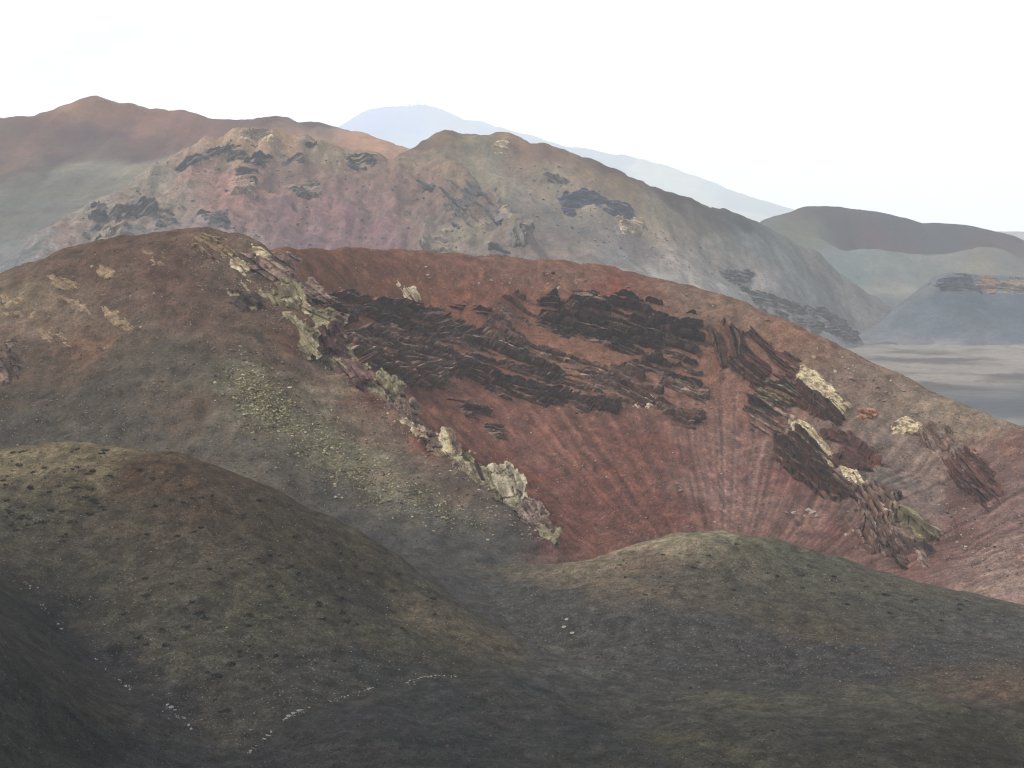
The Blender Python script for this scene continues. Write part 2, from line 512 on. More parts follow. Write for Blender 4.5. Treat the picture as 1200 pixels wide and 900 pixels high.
# ------------------------------------------------------------------ ground colours
FG_H = [(60, 530, (115, 106, 90)), (10, 545, (111, 103, 87)), (140, 532, (108, 99, 84)), (60, 575, (90, 86, 76)), (20, 610, (83, 81, 74)), (190, 550, (88, 77, 70)), (240, 580, (83, 75, 69)), (120, 600, (82, 78, 71)),  # dark cinder colours, with the cloud shadow over these slopes painted in
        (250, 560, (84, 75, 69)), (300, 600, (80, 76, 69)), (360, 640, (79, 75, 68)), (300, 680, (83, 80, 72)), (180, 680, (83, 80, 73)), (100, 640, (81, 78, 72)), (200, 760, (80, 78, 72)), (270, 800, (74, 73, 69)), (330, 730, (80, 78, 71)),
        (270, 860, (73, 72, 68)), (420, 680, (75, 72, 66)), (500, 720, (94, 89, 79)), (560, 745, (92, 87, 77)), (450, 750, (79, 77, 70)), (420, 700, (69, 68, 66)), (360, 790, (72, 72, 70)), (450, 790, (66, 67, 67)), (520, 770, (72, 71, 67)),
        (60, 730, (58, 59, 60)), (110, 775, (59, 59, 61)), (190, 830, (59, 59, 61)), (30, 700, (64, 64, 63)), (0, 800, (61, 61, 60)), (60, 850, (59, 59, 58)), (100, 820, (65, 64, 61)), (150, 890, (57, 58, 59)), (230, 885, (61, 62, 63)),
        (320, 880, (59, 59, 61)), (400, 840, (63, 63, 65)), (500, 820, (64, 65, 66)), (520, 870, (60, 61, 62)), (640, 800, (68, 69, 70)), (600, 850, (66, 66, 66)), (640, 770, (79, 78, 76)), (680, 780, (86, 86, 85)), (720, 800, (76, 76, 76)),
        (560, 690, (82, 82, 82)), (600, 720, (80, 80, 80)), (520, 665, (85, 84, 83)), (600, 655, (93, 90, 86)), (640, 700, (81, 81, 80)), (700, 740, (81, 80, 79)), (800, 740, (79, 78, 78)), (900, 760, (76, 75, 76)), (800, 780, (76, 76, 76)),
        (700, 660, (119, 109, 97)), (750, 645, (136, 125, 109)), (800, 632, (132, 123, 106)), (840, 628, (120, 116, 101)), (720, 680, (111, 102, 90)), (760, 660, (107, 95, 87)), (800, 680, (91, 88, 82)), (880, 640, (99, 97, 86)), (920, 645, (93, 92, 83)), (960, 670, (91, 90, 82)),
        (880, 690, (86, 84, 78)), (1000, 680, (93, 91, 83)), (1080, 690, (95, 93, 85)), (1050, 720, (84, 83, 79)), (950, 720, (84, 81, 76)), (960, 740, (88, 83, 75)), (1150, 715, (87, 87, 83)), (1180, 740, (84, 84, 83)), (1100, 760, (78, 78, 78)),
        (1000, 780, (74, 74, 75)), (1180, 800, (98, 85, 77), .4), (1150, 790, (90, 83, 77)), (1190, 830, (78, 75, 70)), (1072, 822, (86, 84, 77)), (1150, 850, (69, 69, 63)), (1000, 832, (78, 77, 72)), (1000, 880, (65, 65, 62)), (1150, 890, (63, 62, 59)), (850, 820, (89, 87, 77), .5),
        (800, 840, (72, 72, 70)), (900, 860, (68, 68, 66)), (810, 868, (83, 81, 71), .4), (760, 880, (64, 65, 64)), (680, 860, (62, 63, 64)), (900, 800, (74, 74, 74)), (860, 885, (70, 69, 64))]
CR_H = [(60, 320, (106, 94, 88)), (20, 350, (122, 111, 99)), (120, 300, (102, 90, 84)), (180, 285, (106, 93, 87)), (230, 290, (111, 97, 90)), (290, 300, (114, 103, 95)), (60, 380, (123, 109, 99)), (150, 340, (108, 96, 90)), (200, 320, (103, 88, 83)),
        (100, 405, (117, 98, 88)), (30, 430, (100, 90, 84)), (230, 370, (107, 93, 87)), (260, 350, (105, 92, 86)), (150, 400, (103, 95, 88)), (200, 420, (98, 93, 87)), (60, 470, (96, 91, 85)), (130, 460, (93, 90, 85)), (150, 500, (91, 89, 85)), (220, 480, (104, 94, 87)), (300, 400, (107, 96, 89)),
        (20, 510, (88, 86, 83)), (260, 440, (98, 96, 89)), (300, 450, (127, 122, 107)), (320, 490, (124, 120, 107)), (280, 500, (108, 102, 94)), (360, 470, (119, 110, 99)), (380, 520, (121, 117, 103)), (420, 540, (123, 119, 105)), (340, 540, (101, 98, 91)), (260, 530, (97, 93, 88)),
        (460, 570, (121, 116, 104)), (500, 595, (112, 110, 102)), (400, 590, (94, 92, 88)), (540, 610, (94, 93, 91)), (440, 620, (88, 86, 85)), (500, 640, (86, 86, 85)), (580, 630, (88, 88, 87)), (620, 635, (92, 89, 87)), (440, 510, (120, 108, 98)), (480, 545, (116, 104, 96)), (540, 580, (109, 98, 92)), (400, 460, (126, 114, 102)), (360, 430, (112, 100, 92)),
        (345, 400, (115, 93, 87)), (330, 370, (111, 96, 90)), (450, 305, (122, 98, 91)), (380, 310, (117, 94, 87)), (400, 340, (120, 96, 88)), (520, 310, (126, 102, 95)), (600, 320, (129, 106, 99)), (680, 325, (131, 108, 101)), (470, 345, (131, 101, 90)), (540, 365, (135, 103, 92)), (600, 350, (129, 101, 94)), (720, 340, (129, 94, 87)), (760, 345, (128, 104, 97)), (800, 350, (129, 113, 104)),
        (860, 370, (132, 113, 103)), (920, 400, (135, 110, 99)), (950, 420, (128, 109, 99)), (1000, 430, (130, 116, 108)), (680, 430, (139, 109, 96)), (690, 415, (143, 112, 99)), (560, 430, (132, 101, 93)), (480, 400, (126, 97, 90)), (450, 470, (122, 95, 89)), (820, 430, (133, 105, 96)), (850, 410, (134, 107, 97)), (880, 460, (133, 105, 98)),
        (520, 480, (130, 101, 93)), (500, 520, (119, 90, 85)), (560, 520, (123, 95, 89)), (600, 500, (129, 100, 94)), (600, 560, (115, 88, 83)), (650, 540, (127, 99, 93)), (680, 600, (118, 90, 86)), (720, 560, (121, 93, 88)), (760, 520, (118, 91, 87)), (780, 600, (114, 88, 84)), (840, 520, (131, 107, 101)), (850, 580, (129, 107, 102)), (880, 560, (126, 101, 97)), (920, 560, (120, 93, 90)), (940, 610, (127, 105, 100)), (650, 640, (122, 97, 93)),
        (980, 620, (117, 93, 90)), (900, 500, (126, 101, 95)), (1000, 500, (126, 112, 105)), (1040, 510, (132, 119, 113)), (1080, 490, (134, 122, 112)), (1100, 480, (138, 125, 113)), (1150, 498, (138, 125, 113)), (1060, 560, (126, 114, 110)), (1040, 560, (119, 112, 107)), (1100, 540, (132, 115, 109)), (1190, 515, (125, 101, 96)), (1160, 540, (124, 104, 100)), (1130, 590, (109, 90, 88)), (1120, 630, (116, 95, 91)), (1090, 590, (132, 117, 113)),
        (1180, 600, (128, 108, 104)), (1150, 660, (135, 116, 110)), (1190, 680, (142, 123, 116)), (1080, 660, (121, 97, 94)), (1000, 640, (118, 97, 93)), (1040, 640, (112, 96, 92)), (1010, 600, (116, 100, 96)), (970, 470, (130, 114, 106)), (940, 520, (116, 101, 95))]
MR_H = [(290, 160, (177, 157, 142)), (270, 172, (171, 153, 139)), (330, 165, (169, 151, 137)), (230, 190, (160, 147, 138)), (180, 205, (151, 147, 140)), (120, 238, (151, 147, 142)), (60, 280, (142, 143, 143)), (20, 300, (137, 141, 144)), (90, 270, (160, 142, 136)), (120, 270, (151, 145, 140)), (70, 285, (158, 144, 140)), (170, 240, (154, 143, 136)), (150, 265, (142, 141, 141)), (200, 250, (153, 145, 138)),
        (250, 200, (167, 144, 139)), (280, 210, (165, 142, 137)), (270, 240, (165, 140, 137)), (300, 230, (163, 142, 137)), (320, 200, (150, 136, 134)), (325, 240, (139, 126, 131)), (345, 280, (143, 128, 133)), (250, 270, (151, 140, 141)), (230, 260, (148, 141, 141)), (370, 200, (150, 136, 132)), (370, 250, (152, 132, 134)), (400, 220, (150, 134, 134)), (440, 200, (148, 136, 132)), (400, 180, (158, 149, 138)),
        (420, 260, (152, 132, 136)), (440, 290, (148, 132, 135)), (480, 210, (146, 132, 130)), (500, 240, (143, 132, 130)), (470, 270, (145, 130, 131)), (520, 260, (137, 131, 129)), (550, 230, (143, 133, 128)), (540, 275, (151, 145, 136)), (580, 270, (141, 135, 130)), (600, 280, (139, 133, 131)), (560, 290, (141, 134, 133)), (530, 200, (148, 137, 128)), (300, 300, (149, 136, 137)), (100, 310, (146, 141, 143)), (480, 190, (160, 147, 137)), (390, 300, (150, 134, 137))]
OM_H = [(520, 158, (141, 130, 123)), (545, 170, (154, 149, 136)), (500, 170, (133, 125, 123)), (560, 180, (140, 139, 134)), (540, 185, (156, 151, 140)), (600, 165, (147, 133, 127)), (600, 190, (153, 142, 135)), (640, 180, (141, 127, 123)), (580, 210, (153, 149, 141)), (640, 210, (156, 150, 141)), (620, 235, (150, 146, 142)), (680, 200, (151, 140, 130)), (700, 215, (158, 144, 135)), (720, 200, (122, 113, 110)),
        (660, 230, (162, 155, 146)), (700, 240, (163, 155, 144)), (740, 225, (140, 133, 124)), (780, 232, (120, 117, 110)), (820, 245, (117, 117, 111)), (870, 264, (114, 117, 114)), (780, 250, (149, 145, 137)), (760, 265, (165, 157, 146)), (820, 265, (126, 127, 126)), (640, 260, (133, 132, 132)), (680, 270, (132, 132, 133)), (640, 290, (142, 136, 135)), (740, 280, (137, 134, 136)), (720, 300, (142, 142, 143)), (700, 290, (154, 150, 146)),
        (800, 310, (169, 164, 160)), (780, 325, (170, 166, 162)), (830, 290, (153, 152, 150)), (850, 310, (159, 158, 156)), (820, 335, (172, 169, 165)), (880, 330, (161, 158, 158)), (900, 350, (152, 152, 155)), (860, 350, (170, 168, 167)), (940, 375, (141, 144, 148)), (980, 385, (137, 140, 146)), (890, 290, (143, 147, 149)), (930, 320, (146, 150, 151)), (660, 300, (150, 141, 140))]
RM_H = [(110, 120, (147, 133, 130)), (90, 128, (155, 141, 135)), (60, 138, (138, 128, 127)), (150, 130, (148, 133, 130)), (190, 145, (153, 137, 135)), (220, 145, (147, 132, 131)), (130, 160, (130, 121, 123)), (80, 160, (128, 121, 122)), (200, 175, (135, 124, 125)), (260, 160, (144, 131, 132)), (20, 150, (135, 128, 127)), (30, 180, (140, 130, 129)), (10, 200, (138, 130, 129)), (70, 185, (125, 122, 123)), (160, 185, (128, 123, 124)),
        (290, 150, (144, 132, 131)), (310, 142, (130, 123, 124)), (340, 145, (152, 139, 135)), (365, 145, (121, 116, 118)), (390, 155, (179, 160, 152)), (420, 160, (177, 154, 145)), (450, 168, (180, 156, 146)), (380, 165, (165, 148, 142)), (100, 195, (145, 145, 141)), (150, 195, (149, 148, 144)), (60, 215, (135, 137, 135)), (120, 220, (140, 141, 138)), (30, 240, (132, 135, 135)), (100, 260, (135, 137, 136)), (30, 290, (138, 141, 142)), (60, 200, (126, 127, 126)), (190, 195, (147, 147, 143)), (10, 225, (131, 133, 133))]
RH_H = [(940, 275, (140, 144, 141)), (1000, 262, (132, 132, 131)), (1040, 258, (126, 128, 127)), (990, 272, (130, 122, 125)), (1030, 275, (138, 122, 123)), (1070, 275, (130, 114, 117)), (1090, 268, (112, 106, 115)), (1060, 290, (138, 120, 121)), (1120, 275, (124, 110, 115)), (1150, 288, (132, 114, 115)), (1100, 292, (126, 114, 119)), (1000, 285, (132, 120, 125)), (960, 300, (144, 150, 153)), (930, 320, (138, 146, 151)),
        (1000, 320, (138, 148, 151)), (1060, 320, (146, 152, 153)), (1100, 310, (148, 152, 153)), (1150, 302, (150, 150, 145)), (1180, 308, (144, 146, 149)), (980, 350, (128, 138, 147)), (1030, 350, (138, 144, 149)), (1040, 340, (160, 160, 157)), (1000, 375, (160, 156, 157)), (980, 365, (150, 150, 153)), (900, 300, (138, 146, 149))]
DC_H = [(1060, 370, (131, 138, 146)), (1100, 350, (125, 132, 140)), (1100, 390, (127, 134, 142)), (1150, 360, (123, 130, 138)), (1200, 360, (125, 132, 140)), (1180, 390, (127, 134, 142)), (1080, 340, (137, 142, 146)), (1040, 390, (141, 146, 152)), (1100, 403, (147, 148, 152)), (1180, 404, (143, 146, 151))]
FM_H = [(450, 150, (202, 216, 231)), (500, 180, (208, 220, 231)), (560, 160, (208, 218, 229)), (540, 175, (219, 226, 232)), (650, 180, (200, 212, 225)), (740, 190, (198, 212, 223)), (780, 210, (217, 224, 226)), (820, 230, (215, 222, 224)), (860, 250, (217, 222, 222)), (860, 235, (200, 214, 223)), (920, 256, (194, 210, 221)), (420, 160, (200, 216, 231))]
FH_H = [(1170, 280, (179, 179, 189)), (1195, 285, (189, 187, 195))]

AMPH = 1.0
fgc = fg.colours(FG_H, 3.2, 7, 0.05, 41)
crc = cr.colours(CR_H, 3.4, 7, 0.05, 42)
# pale and dark strings of stone down the talus
sk = fbm(th * 75, rr * 0.003, 61, 4, 0.65)
th0 = math.atan2(P(856, 540, 605)[0] - BX, 605 - BY)
pale = np.clip(sk * 1.6 - 0.1, 0, 1) * bowl * np.exp(-((th - th0) / 0.20) ** 2)
crc = crc * (1 + (bowl * 0.42 * np.clip(streak * 1.3, -1, 1))[..., None]) + pale[..., None] * np.array([0.055, 0.045, 0.041])
mrc = mr.colours(MR_H, 3.4, 26, 0.02, 43)
omc = om.colours(OM_H, 3.2, 30, 0.015, 44)
rmc = rm.colours(RM_H, 3.2, 34, 0.012, 45)
rhc = rh.colours(RH_H, 3.2, 30, 0.012, 46)
dcc = dc.colours(DC_H, 3.0, 20, 0.03, 47)
fmc = fm.colours(FM_H, 3.0, 290, 0.00125, 48)
fhc = fh.colours(FH_H, 3.0, 60, 0.008, 49)

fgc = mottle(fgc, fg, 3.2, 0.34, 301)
crc = mottle(crc, cr, 7, 0.32, 302)
mrc = mottle(mrc, mr, 18, 0.30, 303)
omc = mottle(omc, om, 34, 0.32, 304)
rmc = mottle(rmc, rm, 90, 0.25, 305)
rhc = mottle(rhc, rh, 80, 0.15, 306)
dcc = mottle(dcc, dc, 40, 0.15, 307)
M_FG = ground_mat('shaded_black_cinder', 2.0, 0.26, 0.58)
M_CR = ground_mat('red_cinder', 1.3, 0.45, 0.42)
M_MR = ground_mat('weathered_cinder', 0.5, 1.4, 0.36)
M_FAR = ground_mat('far_slope', 0.18, 1.5, 0.22)
M_VFAR = ground_mat('far_mountain_slope', 0.0125, 20, 0.25)

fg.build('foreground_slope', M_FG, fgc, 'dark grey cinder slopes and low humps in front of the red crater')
cr.build('crater_hill', M_CR, crc, 'red cinder crater hill with rocky rim and open bowl')
mr.build('crater_ridge', M_MR, mrc, 'hazy pinkish crater ridge behind the red crater')
om.build('olive_mountain', M_MR, omc, 'pale olive mountain sloping down to the plain')
rm.build('red_mountain', M_FAR, rmc, 'dull red mountain with an orange saddle')
rh.build('grey_crater_hill', M_FAR, rhc, 'smooth blue grey hill with a shallow brown crater')
dc.build('dark_cone', M_FAR, dcc, 'dark cinder cone standing on the plain')
fm.build('far_mountain', M_VFAR, fmc, 'pale blue far mountain fading in the haze')
fh.build('far_hill', M_FAR, fhc, 'faint reddish hill behind the brown crater')

# ---- the plain that reaches the horizon
gx = np.concatenate([np.linspace(-14500, -340, 22), np.arange(-300, 1401, 9), np.linspace(1450, 14500, 22)])
gy = np.concatenate([np.linspace(-6000, 880, 12), np.arange(900, 2301, 8), np.linspace(2340, 18000, 32)])
GX, GY = np.meshgrid(gx, gy)
GZ = 0.8 * fbm(GX / 60, GY / 60, 71, 4) + np.clip((GY - 1380) / 120, 0, 1) * (GY < 2300) * 3.2 * np.abs(fbm(GX / 45, GY / 45, 74, 4, 0.6))
pv = np.stack([GX, GY, GZ], -1).reshape(-1, 3)
plain_me = mesh_from('plain', pv, grid_faces(len(gx), len(gy)), ground_mat('plain_ash', 0.10, 0.6, 0.16))
a0, a1, a2 = albedo((158, 155, 152), 1700), albedo((116, 121, 126), 1300), albedo((132, 132, 133), 1900)
band = 1 / (1 + np.exp((GY - 1405 - 70 * fbm(GX / 260, GY / 260, 72, 5)) / 26)) * (1 / (1 + np.exp(-(GY - 1165) / 18)))
flow = np.clip(fbm(GX / 160, GY / 110, 73, 5, 0.6) * 1.5 + 0.25, 0, 1)
pc = a0 * (1 - flow[..., None]) + a2 * flow[..., None]
pc = pc * (1 - band[..., None]) + a1 * band[..., None]
set_col(plain_me, np.clip(pc, 0.01, 0.7).reshape(-1, 3))
tag(add('plain', plain_me), 'flat ash plain beyond the crater', None, None, 'structure')

# ------------------------------------------------------------------ rock outcrops
def hash1(a, b=0.0, s=0.0):
    v = np.sin(np.asarray(a) * 12.9898 + np.asarray(b) * 78.233 + s * 3.717) * 43758.5453
    return v - np.floor(v)


def rock_mat(name, scale, bump, amp):
    return ground_mat(name, scale, bump, amp, 0.9)


M_ROCK = rock_mat('layered_rock', 1.4, 0.35, 0.42)
M_ROCKFAR = rock_mat('weathered_rock', 0.55, 0.9, 0.35)
_nrock = [0]


def signed_dist(u, v, poly):
    d = np.full(u.shape, 1e18)
    ins = np.zeros(u.shape, bool)
    n = len(poly)
    for i in range(n):
        ax, ay = poly[i]
        bx, by = poly[(i + 1) % n]
        ex, ey = bx - ax, by - ay
        t = np.clip(((u - ax) * ex + (v - ay) * ey) / (ex * ex + ey * ey + 1e-9), 0, 1)
        d = np.minimum(d, (u - ax - t * ex) ** 2 + (v - ay - t * ey) ** 2)
        c = (ay > v) != (by > v)
        ins ^= c & (u < ex * (v - ay) / (ey if abs(ey) > 1e-9 else 1e-9) + ax)
    return np.where(ins, 1, -1) * np.sqrt(d)


def outcrop(lay, poly, ang, thick, lt, cols, label, group=None, step=0.55, mat=None, dust=None, name='rock_outcrop', parent=None, lean=0.55, cat='rock', round_=0.0, stand=None, plain=False, bed=1.0):
    """a ledgy mass of rock standing out of the slope: beds of thickness lt run along the picture angle ang"""
    _nrock[0] += 1
    sd0 = _nrock[0]
    poly = np.asarray(poly, float)
    if stand:                                         # a crag that stands up from a crest: its mid plane faces up and out
        n = np.array([-0.28, -0.78, 0.56])
        n /= np.linalg.norm(n)
        c0, cam0 = P(*poly.mean(0), stand), np.array([0, 0, CAM_Z])
        a_, b_ = ray(poly[:, 0], poly[:, 1])
        dd = np.column_stack([a_, np.ones(len(poly)), b_])
        hp = cam0 + dd * (((c0 - cam0) @ n) / (dd @ n))[:, None]
    else:
        hp = lay.hit(poly[:, 0], poly[:, 1])
    hp = hp[~np.isnan(hp[:, 0])]
    med = np.median(hp[:, 1])
    hp = hp[np.abs(hp[:, 1] - med) < 0.12 * med]
    if len(hp) < 3:
        print('outcrop off the ground', label)
        return None
    c = hp.mean(0)
    e = 8 * lay.step
    zx = (lay.z(c[0] + e, c[1], lay.Z0) - lay.z(c[0] - e, c[1], lay.Z0)) / (2 * e)
    zy = (lay.z(c[0], c[1] + e, lay.Z0) - lay.z(c[0], c[1] - e, lay.Z0)) / (2 * e)
    if not stand:
        n = np.array([-zx, -zy, 1.0])
        n /= np.linalg.norm(n)
    a, b = ray(600 + 10 * math.cos(math.radians(ang)), 450 - 0.0)
    cpx = np.mean(poly, 0)
    w0, w1 = np.array([*ray(*cpx)]), np.array([*ray(cpx[0] + 9 * math.cos(math.radians(ang)), cpx[1] + 9 * math.sin(math.radians(ang)))])
    D0, D1 = np.array([w0[0], 1, w0[1]]), np.array([w1[0], 1, w1[1]])
    cam_p = np.array([0, 0, CAM_Z])
    q0 = cam_p + D0 * (np.dot(c - cam_p, n) / np.dot(D0, n))
    q1 = cam_p + D1 * (np.dot(c - cam_p, n) / np.dot(D1, n))
    U = q1 - q0
    U /= np.linalg.norm(U)
    V = np.cross(n, U)
    if V[2] < 0: V = -V
    pu = np.column_stack([(hp - c) @ U, (hp - c) @ V])
    far = mat is M_ROCKFAR
    size = min(np.ptp(pu[:, 0]), np.ptp(pu[:, 1]))
    ed = max(min(0.9 * lt, 0.2 * size), step)
    m = 1.5 * lt
    us = np.arange(pu[:, 0].min() - m, pu[:, 0].max() + m, step)
    vs_ = np.arange(pu[:, 1].min() - m, pu[:, 1].max() + m, step)
    u, v = np.meshgrid(us, vs_)
    sd = signed_dist(u, v, pu) + (0.6 if stand else 1.3) * ed + (0.6 if plain else 1.4) * ed * fbm(u / ((3.5 if far else 7) * ed), v / ((3 if far else 2.5) * ed), sd0, 5, 0.62)
    lt0, lt = lt, lt * bed
    vv = v + 0.45 * lt * fbm(u / (14 * lt), v / (10 * lt), sd0 + 7, 3) + 900
    k = np.floor(vv / lt + 0.35 * np.sin(vv / lt * 1.7))
    ph = np.modf(vv / lt + 0.35 * np.sin(vv / lt * 1.7))[0]
    bw = lt * (1.8 + 3.0 * hash1(k, 3, sd0))
    kb = np.floor((u + 60 * hash1(k, 5, sd0) + 0.3 * lt * fbm(u / lt, v / lt, sd0 + 3, 2)) / bw)
    hk, hb = hash1(k, 1, sd0), hash1(k, kb, sd0)
    crack = np.modf(((u + 60 * hash1(k, 5, sd0) + 0.3 * lt * fbm(u / lt, v / lt, sd0 + 3, 2)) / bw) % 1.0)[0] < 0.07
    lt, ltb = lt0, lt
    soil = (hash1(k, 9, sd0) < (0.0 if (plain or stand) else 0.27)) & (fbm(u / (16 * lt), v / (8 * lt), sd0 + 41, 2) > -0.3)
    big = np.full(u.shape, 0.9) if plain else np.clip(0.9 + 1.1 * fbm(u / ((6 if far else 15) * lt), v / (4.5 * lt), sd0 + 11, 3, 0.5), 0.05, 1.6)
    prot = thick * big * (0.38 + 0.6 * hk + (0.12 if plain else 0.22) * (hb - 0.5)) * (1 - (0.45 if plain else 0.75 - 0.5 * round_) * ph ** 1.6)
    prot = np.where(soil, 0.04 * thick, np.where(crack, 0.7 * prot, prot))
    x = np.clip(sd / ed, 0, 1)
    edge = x * x * (3 - 2 * x)
    h = edge * (np.clip(prot, 0.0, None) - (0.0 if stand else 0.05 * thick)) + (0.06 if plain else 0.14) * lt * fbm(u / (2.6 * lt), v / (0.8 * lt), sd0 + 17, 4, 0.6) * edge
    h = np.where(sd > 0, h, 0.0) if stand else np.where(sd > 0, h, sd * 0.9) - 0.12 * lt
    nh = np.array([n[0], n[1], 0])
    nh /= max(np.linalg.norm(nh), 1e-6)
    d = n + lean * nh
    d /= np.linalg.norm(d)
    base = c + u[..., None] * U + v[..., None] * V
    dz = 0.0 * u if stand else (lay.z(base[..., 0], base[..., 1]) - base[..., 2])
    pos = base + (np.clip(dz, -6 * lt, 6 * lt) * n[2])[..., None] * n + h[..., None] * d
    ca = np.array([albedo(q, c[1]) for q in cols])
    sel = np.clip(0.62 * hk + 0.38 * hb + (0.7 if plain else 0.3) * fbm(u / (3 * lt), v / (2 * lt), sd0 + 23, 4, 0.6), 0, 0.999) * (len(ca) - 1)
    i0 = np.floor(sel).astype(int)
    f = (sel - i0)[..., None]
    col = ca[i0] * (1 - f) + ca[np.minimum(i0 + 1, len(ca) - 1)] * f
    if dust is not None:
        dc_ = albedo(dust, c[1])
        g = np.clip((ph - 0.5) * 3, 0, 1) * np.clip(0.75 + 1.4 * fbm(u / (4 * lt), v / (4 * lt), sd0 + 29, 3), 0, 1)
        g = np.where(soil, 0.95, g)
        col = col * (1 - g[..., None]) + dc_ * g[..., None]
    fac = grid_faces(len(us), len(vs_))
    hh = h.ravel()
    fac = fac[(hh[fac] > (1e-4 if stand else -0.5 * lt)).any(1)]
    if len(fac) == 0: return None
    idx = np.unique(fac)
    mp_ = np.zeros(hh.size, int)
    mp_[idx] = np.arange(len(idx))
    fac = mp_[fac]
    # outward winding
    pv_ = pos.reshape(-1, 3)[idx]
    f0 = fac[0]
    if np.dot(np.cross(pv_[f0[1]] - pv_[f0[0]], pv_[f0[2]] - pv_[f0[0]]), n) < 0: fac = fac[:, ::-1]
    colv = col.reshape(-1, 3)[idx]
    if stand:                                         # its far side
        bk = (base - (0.7 * h)[..., None] * d).reshape(-1, 3)[idx]
        fac = np.concatenate([fac, fac[:, ::-1] + len(pv_)])
        pv_, colv = np.concatenate([pv_, bk]), np.concatenate([colv, colv])
    org = np.zeros(3) if parent else c
    me = mesh_from(name, pv_ - org, fac, mat or M_ROCK, smooth=False)
    set_col(me, np.clip(colv, 0.01, 0.7))
    o = add(name, me, parent)
    if not parent:
        o.location = c
        tag(o, label, cat, group)
    return o


DARK = [(92, 85, 88), (114, 102, 100), (134, 116, 109), (100, 92, 94), (162, 140, 127), (108, 97, 97)]
BLACK = [(64, 60, 66), (88, 80, 82), (110, 96, 94), (74, 69, 74), (140, 120, 110), (80, 74, 78)]
DARKR = [(94, 83, 86), (122, 99, 95), (102, 89, 91), (140, 114, 106), (92, 82, 85)]
TANL = [(102, 94, 95), (152, 132, 122), (116, 103, 102), (184, 163, 147), (128, 111, 107)]
OCHRE = [(176, 158, 130), (222, 208, 174), (140, 122, 106), (230, 218, 188), (196, 180, 148), (118, 104, 94)]
GREENY = [(136, 129, 109), (158, 150, 124), (106, 98, 88), (172, 164, 138), (82, 75, 75)]
CRUST = [(136, 118, 102), (160, 143, 120), (122, 104, 92)]
RD = (132, 94, 82)
